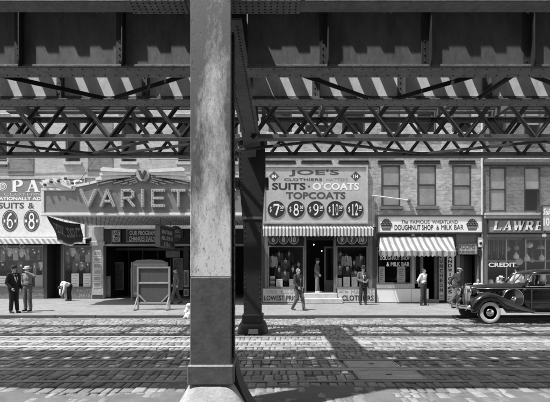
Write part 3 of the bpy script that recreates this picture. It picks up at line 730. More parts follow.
# ------------------------------------------------------------------ buildings
def sash(parent, x0, x1, z0, z1, y, mats=('trim_dark', 'blind'), blind=1.0, glassy=True, skew=0.0, sill='trim_mid', lintel='trim_dark', over=.2, mid=.5):
    """one sash window as a part: frame, with panes, blind, sill and lintel as its pieces"""
    f = MB(); w = .07
    for a, b, c, d in ((x0, x1, z1 - w, z1), (x0, x1, z0, z0 + w), (x0, x0 + w, z0 + w, z1 - w), (x1 - w, x1, z0 + w, z1 - w)): f.bbox(a, b, y + .004, y + .07, c, d, .006)
    zm = z0 + (z1 - z0) * mid; f.bbox(x0 + w, x1 - w, y + .012, y + .06, zm - .03, zm + .03, .006)
    fr = f.build('window', mats[0], parent)
    MB().box(x0 + w * .6, x1 - w * .6, y + .040, y + .044, z0 + w * .6, zm - .01).build('pane', 'glass_clear', fr)
    MB().box(x0 + w * .6, x1 - w * .6, y + .026, y + .030, zm + .01, z1 - w * .6).build('pane', 'glass_clear', fr)
    if blind > 0:
        zb = z1 - (z1 - z0) * blind; d = skew * (x1 - x0)
        MB().add([(x0 + .05, y + .055, zb + d), (x1 - .05, y + .055, zb), (x1 - .05, y + .055, z1), (x0 + .05, y + .055, z1),
                  (x0 + .05, y + .06, zb + d), (x1 - .05, y + .06, zb), (x1 - .05, y + .06, z1), (x0 + .05, y + .06, z1)],
                 [(0, 1, 2, 3), (7, 6, 5, 4), (0, 4, 5, 1), (1, 5, 6, 2), (2, 6, 7, 3), (3, 7, 4, 0)]).build('blind', mats[1], fr)
    if sill: MB().bbox(x0 - .1, x1 + .1, y - .1, y + .002, z0 - .17, z0 - .002, .012).build('sill', sill, fr)
    if lintel:
        l = MB(); l.bbox(x0 - over, x1 + over, y - .05, y - .002, z1 + .05, z1 + .17, .012); l.bbox(x0 - over + .03, x1 + over - .03, y - .09, y - .002, z1 + .172, z1 + .225, .01)
        l.build('lintel', lintel, fr)
    return fr
# ---- right-hand brick building: tailor's shop and doughnut shop
S = F / YW
bx0, bx1 = PX(261, YW), PX(482.6, YW)
rb = thing('brick_building', 'pale brick row building over the tailor and the doughnut shop', 'building', ((bx0 + bx1) / 2, YW, SW))
wins = [(268.5, 292), (305, 328), (342, 365), (381.3, 400.3), (417.3, 436.3), (452.3, 471.3)]
zw0, zw1 = PZ(206, YW), PZ(165, YW); zu0, zu1 = PZ(133, YW), PZ(92, YW); zq0, zq1 = PZ(62, YW), PZ(20, YW)
holes = []
for a, b in wins:
    for z0, z1 in ((zw0, zw1), (zu0, zu1), (zq0, zq1)): holes.append((PX(a, YW), PX(b, YW), z0, z1))
zgf = PZ(227, YW)                                      # top of the shop fronts
wall_holes(MB(), bx0, bx1, zgf, 15.2, YW, YW + .3, holes).build('wall', 'brick_right', rb)
for i, (a, b) in enumerate(wins):
    sash(rb, PX(a, YW), PX(b, YW), zw0, zw1, YW, blind=(1, 1, .7, 1, 1, 1)[i], skew=(0, 0, 0, 0, 0, 0)[i], mid=(.5, .5, .5, .5, .52, .5)[i])
    sash(rb, PX(a, YW), PX(b, YW), zu0, zu1, YW, blind=(.4, .8, .5, .6, .3, .7)[i], lintel='stone_pale', sill='stone_pale')
    sash(rb, PX(a, YW), PX(b, YW), zq0, zq1, YW, blind=(.6, .5, .9, .4, .6, .5)[i])
MB().bbox(bx0, bx1, YW - .06, YW - .002, PZ(160.6, YW) + .3, PZ(157.5, YW) + .3, .01).build('string_course', 'stone_pale', rb)
MB().bbox(bx0 - .1, bx1 - .02, YW - .45, YW + .3, 15.2, 15.6, .04).build('cornice', 'trim_mid', rb)
m_ = MB(); m_.box(bx0, bx1, YW + .3, YW + .34, SW, 3.2)
wx = lambda p: PX(p, YW)
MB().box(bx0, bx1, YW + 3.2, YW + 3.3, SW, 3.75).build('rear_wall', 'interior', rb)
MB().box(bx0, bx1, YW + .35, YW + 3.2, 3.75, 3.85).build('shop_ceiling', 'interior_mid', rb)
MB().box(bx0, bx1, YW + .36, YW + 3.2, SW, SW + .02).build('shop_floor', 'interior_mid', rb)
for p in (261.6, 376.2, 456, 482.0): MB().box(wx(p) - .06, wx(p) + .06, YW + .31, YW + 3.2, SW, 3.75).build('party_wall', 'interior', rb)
MB().bbox(wx(372.5), wx(376.4), YW - .06, YW + .3, SW, zgf, .01).build('pier', 'trim_dark', rb)
MB().bbox(bx0, wx(264.5), YW - .05, YW + .3, SW, zgf, .01).build('pier', 'trim_dark', rb)
MB().bbox(wx(477.5), bx1, YW - .03, YW + .3, SW, zgf, .01).build('pier', 'trim_mid', rb)
dp = MB().tube([(wx(481.4), YW - .07, SW), (wx(481.4), YW - .07, 14.9)], .055, 8); dp.build('drainpipe', 'stone_pale', rb)
# tailor's front: door recess, steps, windows, stall risers
tw = [(268, 304), (336, 367.5)]
for a, b in tw:
    fr = frame_px(a, b, 246, 288, YW, .06, .09, 'trim_mid', 'shop_window', rb)
    MB().box(wx(a) + .03, wx(b) - .03, YW - .05, YW - .044, PZ(288, YW) + .03, PZ(246, YW) - .03).build('pane', 'glass', fr)
    MB().bbox(wx(a) - .05, wx(b) + .05, YW - .04, YW + .25, PZ(246, YW), zgf, .01).build('transom', 'trim_black', rb)
    MB().bbox(wx(a) - .02, wx(b) + .02, YW - .0, YW + 1.4, SW, PZ(288, YW), .01).build('stall_riser', 'trim_mid', rb)
    MB().bbox(wx(a) - .02, wx(b) + .02, YW + 1.4, YW + 1.45, PZ(288, YW), 3.6, .01).build('window_back', 'interior', rb)
for a, b in ((264.6, 268), (304, 306.2), (333.8, 336), (367.6, 372.4)): MB().bbox(wx(a), wx(b), YW - .05, YW + .2, SW, zgf, .01).build('post', 'trim_mid', rb)
MB().bbox(wx(306.2), wx(333.8), YW - .02, YW + .2, PZ(240, YW), zgf, .01).build('transom', 'trim_black', rb)
for a, b, y0, y1, d in ((303.5, 336.5, 292.8, 297.6, .3), (302.4, 341, 297.7, 302.5, .62)):
    MB().bbox(wx(a), wx(b), YW - d, YW + 2.0, PZ(y1, YW) if d > .5 else PZ(297.7, YW) - .05, PZ(y0, YW) if d < .5 else PZ(297.7, YW), .02).build('door_step', 'stone_pale', rb)
fy = YW + 1.3
d_ = frame_px(324, 335, 246.5, 292, fy, .1, .06, 'trim_mid', 'door', rb); MB().box(PX(325, fy), PX(334, fy), fy - .035, fy - .03, PZ(283, fy), PZ(249, fy)).build('pane', 'glass', d_)
MB().bbox(PX(325.3, fy), PX(333.7, fy), fy - .05, fy, PZ(290.5, fy), PZ(280, fy), .01).build('door_panel', 'trim_mid', d_)
# doughnut front
MB().bbox(wx(376.4), wx(428.5), YW - .02, YW + .25, SW, PZ(288.5, YW), .01).build('stall_riser', 'trim_mid', rb)
for a, b in ((376.6, 393.8), (394.1, 411.2), (411.5, 428.3)): MB().bbox(wx(a), wx(b), YW - .045, YW - .022, SW + .03, PZ(288.8, YW), .006).build('enamel_panel', 'enamel_white', rb)
fr = frame_px(376.5, 411, 247, 283.5, YW, .05, .09, 'trim_mid', 'shop_window', rb)
MB().box(wx(377.2), wx(410.3), YW - .05, YW - .044, PZ(283, YW), PZ(248, YW)).build('pane', 'glass', fr)
text('DOUGHNUT SHOP', 380, 409.5, 256.2, 260, YW - .052, 'enamel_white', fr, .01, depth=.003)
text('& MILK BAR', 386.5, 409.5, 262, 266.3, YW - .052, 'enamel_white', fr, .015, depth=.003)
MB().bbox(wx(376.4), wx(412), YW - .07, YW + .2, PZ(288.4, YW), PZ(283.6, YW), .01).build('sill', 'trim_pale', rb)
for a, b, mt in ((411.2, 414.4, 'trim_pale'), (421, 423, 'trim_mid'), (435, 437, 'trim_mid')): MB().bbox(wx(a), wx(b), YW - .05, YW + .15, PZ(288.4, YW) if a < 420 else SW, zgf, .01).build('post', mt, rb)
f2 = frame_px(414.5, 421, 250, 283.5, YW, .05, .07, 'trim_mid', 'shop_window', rb)
MB().box(wx(415), wx(420.5), YW - .04, YW - .034, PZ(283, YW), PZ(251, YW)).build('pane', 'glass', f2)
MB().bbox(wx(421.1), wx(436.9), YW - .3, YW + .3, SW + .005, PZ(299, YW), .015).build('door_step', 'trim_mid', rb)
MB().bbox(wx(376.4), wx(456), YW - .01, YW + .2, PZ(247, YW), zgf, .01).build('transom', 'trim_dark', rb)
MB().bbox(wx(437), wx(445), YW - .09, YW - .0, PZ(301, YW), PZ(252, YW), .01).build('door_leaf', 'trim_dark', rb)
# room-house doorway beyond the awning
MB().bbox(wx(456), wx(459.5), YW - .04, YW + .25, SW, zgf, .01).build('post', 'trim_mid', rb)
MB().bbox(wx(459.5), wx(477.4), YW - .01, YW + .2, PZ(243, YW), zgf, .01).build('transom', 'trim_mid', rb)
dd = MB().bbox(wx(466.5), wx(477.3), YW + .55, YW + .62, SW, PZ(255, YW), .01).build('door', 'trim_black', rb)
MB().lathe([(.03, 0), (.035, -.03), (.0, -.06)], (wx(468.5), YW + .55, 1.15), 'y', 10).build('handle', 'brass', dd)
MB().bbox(wx(459.6), wx(466.5), YW + .3, YW + .6, SW, PZ(255, YW), .01).build('side_panel', 'trim_dark', rb)
# ---- far right darker building: lamp and pawn shop
cx0, cx1 = PX(483, YW), PX(640, YW)
pb = thing('brick_building', 'dark brick building with plain sash windows at the right edge', 'building', ((cx0 + cx1) / 2, YW, SW))
pw = [(489.3, 506.3), (524, 540.6), (560, 577), (594, 611)]
holes = [(wx(a), wx(b), z0, z1) for a, b in pw for z0, z1 in ((PZ(211.5, YW), PZ(167, YW)), (PZ(137, YW), PZ(96, YW)), (PZ(66, YW), PZ(24, YW)))]
wall_holes(MB(), cx0, cx1, PZ(219, YW), 14.6, YW, YW + .3, holes).build('wall', 'brick_dark', pb)
for i, (a, b) in enumerate(pw):
    sash(pb, wx(a), wx(b), PZ(211.5, YW), PZ(167, YW), YW, ('trim_dark', 'blind'), blind=(.97, .5, .6, .8)[i], sill=None, lintel=None)
    sash(pb, wx(a), wx(b), PZ(137, YW), PZ(96, YW), YW, blind=(.5, .7, .6, .4)[i], sill='stone_pale', lintel=None)
    sash(pb, wx(a), wx(b), PZ(66, YW), PZ(24, YW), YW, blind=(.5, .4, .6, .8)[i], sill='stone_pale', lintel='stone_pale')
MB().bbox(cx0, cx1, YW - .14, YW - .002, PZ(165.6, YW), PZ(162.8, YW), .015).build('string_course', 'trim_dark', pb)
MB().bbox(cx0, cx1, YW - .07, YW - .002, PZ(162.7, YW), PZ(160, YW), .015).build('string_course', 'trim_mid', pb)
MB().bbox(cx0, cx1, YW - .4, YW + .3, 14.6, 15.0, .04).build('cornice', 'trim_mid', pb)
m_ = MB(); m_.bbox(cx0 + .02, cx1, YW - .22, YW - .002, PZ(216, YW), PZ(213.4, YW), .02); m_.bbox(cx0 + .02, cx1, YW - .16, YW - .002, PZ(218.8, YW), PZ(216.1, YW), .02); m_.build('shop_cornice', 'trim_pale', pb)
MB().bbox(cx0, cx1, YW + .0, YW + .2, PZ(240, YW), PZ(219.2, YW), .01).build('transom', 'trim_dark', pb)
MB().bbox(cx0, wx(486.6), YW - .06, YW + .3, SW, PZ(219, YW), .015).build('pier', 'trim_mid', pb)
m_ = MB(); m_.bbox(wx(486.6), cx1, YW - .06, YW + .02, PZ(237.6, YW), PZ(234.2, YW), .01); m_.build('shop_beam', 'trim_mid', pb)
MB().bbox(wx(486.6), cx1, YW - .02, YW + .2, SW, PZ(292, YW), .01).build('stall_riser', 'trim_dark', pb)
MB().box(cx0, cx1, YW + 1.6, YW + 1.7, SW, 3.5).build('rear_wall', 'shop_back', pb)
MB().box(cx0, cx1, YW + .25, YW + 1.6, 3.4, 3.5).build('shop_ceiling', 'interior_mid', pb)
MB().box(wx(486.7), cx1, YW + .2, YW + 1.6, SW, PZ(292, YW)).build('window_bed', 'interior_mid', pb)
xs_ = [487, 506.2, 525.5, 545, 566, 590, 612, 636]
for a, b in zip(xs_, xs_[1:]):
    for y0, y1 in ((238, 261), (261, 292)):
        fr = frame_px(a, b, y0, y1, YW, .022, .05, 'trim_mid', 'shop_window', pb)
        MB().box(wx(a) + .015, wx(b) - .015, YW - .03, YW - .025, PZ(y1, YW) + .01, PZ(y0, YW) - .01).build('pane', 'glass', fr)
text('CREDIT', 488.5, 516, 262.6, 267, YW - .056, 'enamel_white', fr, .02, depth=.003)
pv = thing('lightning_conduit', 'thin metal pipe running down the pier beside the lamp shop', 'pipe', (wx(478.7), YW - .05, SW))
MB().tube([(wx(478.7), YW - .06, SW), (wx(478.7), YW - .06, 2.6), (wx(480), YW - .06, 2.9), (wx(480), YW - .06, 3.9)], .02, 6).build('pipe', 'trim_black', pv)
MB().bbox(wx(478) - .05, wx(478) + .12, YW - .16, YW - .035, 2.45, 2.8, .02).build('meter_box', 'trim_black', pv)
MB().lathe([(.0, 0), (.07, -.02), (.07, -.1), (.0, -.13)], (wx(479.5), YW - .05, 3.1), 'y', 10).build('meter', 'trim_black', pv)
# ---- left, set back: the pants shop and the theatre
lx = lambda p: PX(p, YL)
dx0, dx1 = PX(-40, YL), PX(262, YL)
lb = thing('brick_building', 'painted brick building behind the theatre marquee and pants shop', 'building', ((dx0 + dx1) / 2, YL, SW))
lw = [(-32, -17), (-14, 7), (65.5, 80.3), (121.5, 136.5), (178, 193), (222, 238)]
holes = [(lx(a), lx(b), PZ(y1, YL), PZ(y0, YL)) for a, b in lw for y0, y1 in ((118, 162), (54, 100))]
holes.append((lx(104), lx(247), SW, PZ(246, YL)))     # the lobby mouth
holes.append((lx(-40), lx(92), SW, PZ(237, YL)))      # the shop front
wall_holes(MB(), dx0, dx1, SW, 13.6, YL, YL + .3, holes).build('wall', 'brick_left', lb)
for i, (a, b) in enumerate(lw):
    fr = sash(lb, lx(a), lx(b), PZ(162, YL), PZ(118, YL), YL, blind=0, sill='stone_pale', lintel='stone_pale')
    sash(lb, lx(a), lx(b), PZ(100, YL), PZ(54, YL), YL, blind=(.4, .6, .5, .7, .3, .4)[i], sill='stone_pale', lintel='stone_pale')
for a, b, y0, y1 in ((8.5, 34, 150, 175.5), (88, 113, 150, 178), (206, 232, 150, 176)):
    MB().bbox(lx(a), lx(b), YL - .035, YL - .002, PZ(y1, YL), PZ(y0 - 30, YL), .01).build('patched_panel', 'brick_patch', lb)
MB().bbox(lx(-40), lx(7), YL - .09, YL - .002, PZ(167, YL), PZ(165, YL), .01).build('string_course', 'trim_dark', lb)
MB().bbox(dx0, dx1, YL - .05, YL - .003, PZ(178.2, YL), PZ(176.9, YL), .01).build('string_course', 'trim_pale', lb)
MB().bbox(dx0, dx1, YL - .4, YL + .3, 13.6, 14.0, .04).build('cornice', 'trim_mid', lb)
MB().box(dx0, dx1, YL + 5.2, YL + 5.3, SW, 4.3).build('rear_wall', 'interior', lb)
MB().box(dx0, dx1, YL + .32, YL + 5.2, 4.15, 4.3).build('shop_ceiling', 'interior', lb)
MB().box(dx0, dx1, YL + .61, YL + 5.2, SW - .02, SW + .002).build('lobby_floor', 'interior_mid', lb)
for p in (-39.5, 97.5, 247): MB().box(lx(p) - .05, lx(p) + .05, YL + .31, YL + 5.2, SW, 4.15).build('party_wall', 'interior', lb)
# pants-shop glazing: two windows with a dark door between
for a, b in ((-30, 44), (64, 92)):
    fr = frame_px(a, b, 243, 287.5, YL, .05, .08, 'trim_mid', 'shop_window', lb)
    MB().box(lx(a) + .03, lx(b) - .03, YL - .045, YL - .04, PZ(287, YL), PZ(243.5, YL)).build('pane', 'glass', fr)
    MB().bbox(lx(a), lx(b), YL - .03, YL + 1.0, SW, PZ(287.6, YL), .01).build('stall_riser', 'trim_mid', lb)
    MB().bbox(lx(a), lx(b), YL + 1.1, YL + 1.15, SW, 3.6, .01).build('window_back', 'shop_back', lb)
for a, b in ((44, 47.5), (61, 64)): MB().bbox(lx(a), lx(b), YL - .05, YL + 1.0, SW, PZ(237, YL), .01).build('post', 'trim_dark', lb)
MB().bbox(lx(47.6), lx(61), YL + .9, YL + .97, SW, PZ(245, YL), .01).build('door', 'trim_black', lb)
MB().bbox(lx(-40), lx(92), YL - .02, YL + .2, PZ(243, YL), PZ(237, YL), .01).build('transom', 'trim_black', lb)
text('PANTS', 77, 91, 289, 292.7, YL - .031, 'ink_faded', lb, .02); text('SUITS', 79, 90, 293.6, 296.6, YL - .031, 'ink_faded', lb, .01)
text('MENS WEAR', 33, 43.6, 289.5, 292.2, YL - .031, 'ink_faded', lb, .02); text('TAILORING', 33.4, 43.6, 293.2, 296, YL - .031, 'ink_faded', lb, .01)
# theatre pier with its framed stills, header band with lettered signs
MB().bbox(lx(92.4), lx(104.3), YL - .12, YL + .3, SW, PZ(227, YL), .02).build('pier', 'trim_pale', lb)
MB().bbox(lx(91), lx(106), YL - .2, YL - .05, PZ(246, YL), PZ(241.5, YL), .02).build('pier_capital', 'trim_pale', lb)
MB().bbox(lx(93.2), lx(103.5), YL - .14, YL - .121, SW, PZ(294.5, YL), .01).build('pier_base', 'trim_dark', lb)
for i in range(6):
    y0 = 250.6 + i * 6.3
    c = MB().bbox(lx(94.3), lx(102.6), YL - .145, YL - .122, PZ(y0 + 5.3, YL), PZ(y0, YL), .006).build('still_frame', 'white_dirty', lb)
    MB().box(lx(95.2), lx(101.7), YL - .15, YL - .146, PZ(y0 + 4.5, YL), PZ(y0 + .8, YL)).build('photograph', 'photo_print', c)
MB().bbox(lx(104.4), lx(247), YL - .06, YL + .1, PZ(246, YL), PZ(228.5, YL), .02).build('header_band', 'trim_black', lb)
MB().bbox(lx(104.4), lx(247), YL - .1, YL - .062, PZ(246, YL), PZ(244, YL), .01).build('header_rail', 'trim_pale', lb)
MB().bbox(lx(111.5), lx(112.8), YL - .1, YL - .062, PZ(244, YL), PZ(228.5, YL), .01).build('header_rail', 'trim_mid', lb)
# inner lobby: door posts and ticket-side posters
iy = YL + 2.6
for p in (128, 142, 157, 170, 196): MB().bbox(PX(p, iy), PX(p + 1.2, iy), iy, iy + .1, SW, 3.2, .01).build('door_post', 'trim_dark', lb)
MB().bbox(PX(110, iy), PX(215, iy), iy - .02, iy + .12, 3.0, 3.15, .01).build('door_head', 'trim_mid', lb)
for a, b, y0, y1 in ((112, 124, 262, 290), (130.4, 140.4, 268, 292), (145, 155.4, 268, 292), (159.4, 168.6, 268, 292), (173, 183, 258, 290), (198, 210, 262, 290)):
    o = MB().bbox(PX(a, iy), PX(b, iy), iy - .06, iy - .022, PZ(y1, iy), PZ(y0, iy), .01).build('poster_frame', 'trim_pale', lb); MB().box(PX(a + 1, iy), PX(b - 1, iy), iy - .066, iy - .061, PZ(y1 - 1.4, iy), PZ(y0 + 1.4, iy)).build('poster', 'poster_print', o)
MB().bbox(PX(166, iy), PX(180, iy), iy - .05, iy - .021, 2.55, 2.98, .01).build('lobby_card', 'trim_pale', lb)
MB().bbox(lx(183), lx(188.5), YL + .1, YL + .3, SW, PZ(246, YL), .02).build('inner_pier', 'trim_dark', lb)
bd = MB().bbox(lx(183.4), lx(188.3), YL + .06, YL + .098, PZ(287, YL), PZ(270, YL), .01).build('poster_frame', 'white_dirty', lb)
MB().box(lx(184.2), lx(187.5), YL + .054, YL + .059, PZ(285.5, YL), PZ(271.5, YL)).build('poster', 'poster_print', bd)
bd = MB().bbox(lx(183.4), lx(188.3), YL + .06, YL + .098, PZ(296, YL), PZ(289, YL), .01).build('poster_frame', 'white_dirty', lb)
MB().box(lx(184.2), lx(187.5), YL + .054, YL + .059, PZ(295, YL), PZ(290, YL)).build('poster', 'poster_print', bd)
# bulbs in the tailor's doorway
for px, py, y in ((313.8, 244.6, YW + .5), (321.8, 251, YW + 1.0)):
    c = P(px, py, y)
    t = thing('bare_bulb', ('bare lit bulb higher in the tailor doorway' if px < 320 else 'bare lit bulb lower and deeper in the tailor doorway'), 'light bulb', (c.x, c.y, c.z))
    MB().ell(c, (.022, .022, .03), seg=10, rings=8).build('glass', 'bulb', t, True)
    MB().lathe([(.02, .035), (.022, .09)], c, 'z', 8).tube([c + Vector((0, 0, .08)), (c.x, c.y, 3.76)], .006, 5).build('cord', 'trim_black', t)

# ------------------------------------------------------------------ signs
def sign(name, label, x0, x1, y0, y1, Y, mat, fmat, w=.06, depth=.09, cat='sign'):
    t = thing(name, label, cat, (PX((x0 + x1) / 2, Y), Y, PZ(y1, Y)))
    panel(x0 + .4, x1 - .4, y0 + .4, y1 - .4, Y, depth * .6, mat, 'board', t)
    frame_px(x0, x1, y0, y1, Y, w, depth, fmat, 'frame', t); return t
ys = YW - .03
t = sign('shop_sign', 'large pale tailor signboard with five dark price discs', 263, 367.5, 166, 223.8, ys, 'sign_joe', 'trim_pale', .09, .13)
yy = ys - .079
text("JOE'S", 289, 339, 169.6, 176.2, yy, 'ink_grey', t, .02)
text('CLOTHIERS', 284, 322, 178.2, 180.8, yy, 'ink_grey', t, .01); text('HATTERS', 326, 348, 178.2, 180.8, yy, 'ink_faded', t, .0)
text('SUITS', 272, 305.5, 182.8, 189.8, yy, 'ink', t, .025)
disc(309, 186.4, 1.0, yy, 'ink_grey', t, 'dot', .008)
text("O'COATS", 312.5, 359, 182.6, 190, yy, 'white_paint', t, .03); text("O'COATS", 312.2, 359.4, 182.4, 190.3, yy + .001, 'ink_faded', t, .055, depth=.005)
text('TOPCOATS', 286, 345.5, 192, 199, yy, 'ink_grey', t, .03)
for cx, s in ((274, '84'), (355.7, '114')):
    c = P(cx, 176.2, yy); r = 5.0 / F * yy
    o = MB().prism([(c.x - r, c.z), (c.x, c.z - r), (c.x + r, c.z), (c.x, c.z + r)], yy - .008, yy).build('diamond', 'ink_grey', t)
    text(s, cx - 2.4, cx + 2.4, 174.6, 178, yy - .009, 'white_paint', o, .04, depth=.004)
for cx, s in ((276.3, '7'), (296, '8'), (315.7, '9'), (335.2, '10'), (354.8, '12')):
    o = disc(cx, 209.6, 8.7, yy, 'ink', t, 'price_disc', .012, rim='sign_mid')
    w = 3.6 if len(s) == 1 else 3.9
    serif_text(s, cx - w + .2, cx + w + .2 - (0 if len(s) == 1 else .6), 204, 215.2, yy - .013, 'enamel_white', o, .006, widths=1.0)
    text('$', cx - 6.6, cx - 4.6, 206.5, 212.5, yy - .013, 'enamel_white', o, 0, depth=.004)
    text('50', cx + 3.9, cx + 7.2, 205.6, 209, yy - .013, 'enamel_white', o, .02, depth=.004); MB().box(PX(cx + 4.2, yy), PX(cx + 6.8, yy), yy - .018, yy - .013, PZ(211, yy), PZ(210.4, yy)).build('underline', 'enamel_white', o)
t = thing('awning', 'narrow rolled striped awning edge over the tailor windows', 'awning', (PX(317, 20.9), 20.9, 3.6))
ya = 20.75
sec = []
for i in range(56):
    px = 263.2 + (373.2 - 263.2) * i / 55; x = PX(px, ya); sag = .02 * math.sin(i * .9) + .01 * math.sin(i * 2.3)
    sec.append([(x, YW - .03, PZ(226.2, ya) + .05), (x, ya + .1, PZ(227.6, ya)), (x, ya, PZ(228.4, ya)), (x, ya - .01 + sag * .4, PZ(236.0, ya) + (.025 if i % 2 else -.02)), (x, ya + .012 + sag * .4, PZ(236.0, ya) + (.025 if i % 2 else -.02)), (x, ya + .02, PZ(229, ya)), (x, YW - .03, PZ(226.8, ya) + .02)])
MB().loft(sec).build('canopy', 'awning_joe', t)
MB().tube([(PX(262.5, ya), ya + .03, PZ(229, ya)), (PX(374, ya), ya + .03, PZ(229, ya))], .03, 8).build('roller', 'trim_pale', t)
MB().tube([P(317, 229, ya) + Vector((0, .03, 0)), P(317, 236.5, ya - .05), P(318.5, 238.5, ya - .05)], .02, 6).build('crank', 'trim_black', t)
for px, s in ((273.3, '6'), (283.5, '8'), (293.7, '10'), (342, '9'), (352, '7'), (362, '10')):
    y = 20.95
    t = thing('price_disc', 'round dark price disc marked %s hanging %s the %s window' % (s, {'273.3': 'outermost over', '283.5': 'in the middle over', '293.7': 'innermost over'}.get(str(px), {342: 'innermost over', 352: 'in the middle over', 362: 'outermost over'}.get(px)), 'left tailor' if px < 310 else 'right tailor'), 'price sign', P(px, 243.5, y))
    o = disc(px, 239.3, 4.7, y, 'sign_dark', t, 'disc', .02, rim='trim_pale')
    text(s, px - (1.5 if len(s) == 1 else 2.6), px + (1.5 if len(s) == 1 else 2.2), 236.6, 242, y - .021, 'trim_pale', o, .04, depth=.004)
    MB().tube([P(px, 234.8, y), (PX(px, y), y, PZ(228.6, 20.9))], .006, 4).build('hanger', 'trim_black', t)
for a, b, lines, lab in ((262.4, 303, (('TUXEDOS', 266, 277, 289.8, 293.6, 'ink_faded', .0), ('FULL DRESS', 281, 301, 289.8, 293.6, 'ink_faded', .0), ('LOWEST PRICES', 264, 302, 295.4, 300.4, 'ink', .015)), 'low pale sign reading lowest prices under the left tailor window'),
                         (336.6, 375, (('DIRECT from', 339, 348, 290.2, 292.6, 'ink_faded', 0), ('MAKERS', 351, 373, 289.8, 293.8, 'ink_faded', .0), ('CLOTHIERS', 342, 373.6, 295.2, 300.6, 'ink', .02)), 'low pale sign reading clothiers under the right tailor window')):
    y = YW - .1 if a < 300 else YW - .1
    t = thing('base_sign', lab, 'sign', (PX((a + b) / 2, y), y, SW))
    panel(a, b, 288.2, 302.2, y, .05, 'sign_pale', 'board', t); frame_px(a, b, 288.0, 302.4, y, .03, .065, 'trim_mid', 'frame', t)
    for s, x0, x1, y0, y1, mt, bd in lines: text(s, x0, x1, y0, y1, y - .051, mt, t, bd)
t = sign('shop_sign', 'long white doughnut shop sign with a basket at each end', 376, 482.4, 215.2, 233.8, YW - .03, 'white_paint', 'trim_dark', .07, .16)
yy = YW - .03 - .097
text('The', 401.5, 408, 220, 223.6, yy, 'ink', t, .0, .3); text('FAMOUS', 410.5, 429.5, 220.2, 223.6, yy, 'ink_grey', t, .0); text('WHEATLAND', 432, 457.5, 220.2, 223.6, yy, 'ink_grey', t, .0)
text('DOUGHNUT SHOP', 394.5, 433, 224.8, 230, yy, 'ink', t, .012); text('&', 436.3, 439, 225.4, 229.8, yy, 'ink', t, .0); text('MILK BAR', 441, 463.5, 224.8, 229.6, yy, 'ink', t, .0)
for cx in (386.3, 472.2):
    bk = MB(); c = P(cx, 225.2, yy); u = F / yy
    bk.prism([(c.x - 5.6 / u, c.z - .2 / u), (c.x + 5.6 / u, c.z - .2 / u), (c.x + 3.9 / u, c.z - 5 / u), (c.x - 3.9 / u, c.z - 5 / u)], yy - .008, yy); ob = bk.build('basket_emblem', 'ink_grey', t)
    for k, (ax, az) in enumerate(((-4.2, 1), (-1.4, 1.2), (1.4, 1.2), (4.2, 1), (-2.8, 2.9), (0, 3.2), (2.8, 2.9), (-.1, 5), (-1.6, 4.4), (1.5, 4.4))):
        pts = [(c.x + (ax + 1.25 * math.cos(q * math.pi / 5)) / u, yy - .008 - .002 * (k % 4), c.z + (az + 1.1 * math.sin(q * math.pi / 5)) / u) for q in range(10)]
        MB().tube(pts, .024, 6, True).build('doughnut', 'ink_grey' if k % 2 else 'ink', ob)
    for k in range(3): MB().box(c.x - (5 - k * .6) / u, c.x + (5 - k * .6) / u, yy - .011, yy - .008, c.z - (1.4 + k * 1.3) / u, c.z - (1 + k * 1.3) / u).build('weave', 'sign_grey', ob)
# doughnut awning
t = thing('awning', 'broad striped awning sloping out over the doughnut shop front', 'awning', (PX(417, 20.6), 20.6, 2.4))
yf = 20.15; z1, z0, zv = PZ(236, YW - .05), PZ(251.2, yf), PZ(255.2, yf); sec = []; sev = []
N_ = 72
for i in range(N_ + 1):
    a = i / N_; xt = PX(380 + (453 - 380) * a, YW - .05); xb = PX(379 + (456 - 379) * a, yf); r = []
    for k in range(9):
        q = k / 8; s = .05 * math.sin(math.pi * q) + .012 * math.sin(a * 31 + q * 4); r.append((xt + (xb - xt) * q, YW - .05 + (yf - YW + .05) * q, z1 + (z0 - z1) * q - s))
    r += [(p[0], p[1] + .004, p[2] - .012) for p in reversed(r)]; sec.append(r)
    sc = zv - (.05 if (i % 4) in (1, 2, 3) else 0) - (.02 if i % 4 == 2 else 0); wv = .02 * math.sin(a * 40) + .015 * math.sin(a * 17)
    sev.append([(xb, yf - .004, z0), (xb, yf - .006 + wv, sc), (xb, yf + .004 + wv, sc), (xb, yf + .006, z0)])
MB().loft(sec).build('canopy', 'awning_doughnut', t, True); MB().loft(sev).build('valance', 'awning_doughnut', t)
MB().tube([(PX(378.6, yf), yf + .02, z0), (PX(456.4, yf), yf + .02, z0)], .018, 6).build('front_bar', 'trim_pale', t)
for p0, p1 in ((380, 379), (453, 456)): MB().tube([(PX(p0, YW), YW - .03, z0 + .05), (PX(p1, yf), yf + .03, z0)], .014, 6).build('side_arm', 'trim_dark', t)
# small cards, vertical boards
for (x0, x1, y0, y1, s, lab) in ((438, 444.4, 252.5, 300, 'LUNCHEON', 'narrow upright lettered board by the doughnut shop door'), (446, 454.2, 249, 301.5, 'SANDWICHES', 'taller white upright board reading sandwiches at the awning end')):
    y = YW - .13
    t = thing('upright_sign', lab, 'sign', (PX((x0 + x1) / 2, y), y, SW)); panel(x0, x1, y0, y1, y, .04, 'white_dirty' if x0 > 445 else 'sign_grey', 'board', t); frame_px(x0, x1, y0, y1 + .6, y, .03, .055, 'trim_dark', 'frame', t)
    n = len(s); h = (y1 - y0 - 9) / n
    for i, c in enumerate(s):
        cx = (x0 + x1) / 2; hw = .45 if c == 'I' else (1.5 if x0 < 445 else 2.1)
        text(c, cx - hw, cx + hw, y0 + 2 + i * h, y0 + 2 + (i + .78) * h, y - .041, 'ink', t, .04)
    for k in range(3): MB().box(PX(x0 + 1.4, y), PX(x1 - 1.4, y), y - .045, y - .04, PZ(y1 - 4.6 + k * 1.5, y), PZ(y1 - 5.2 + k * 1.5, y)).build('rule', 'ink_grey', t)
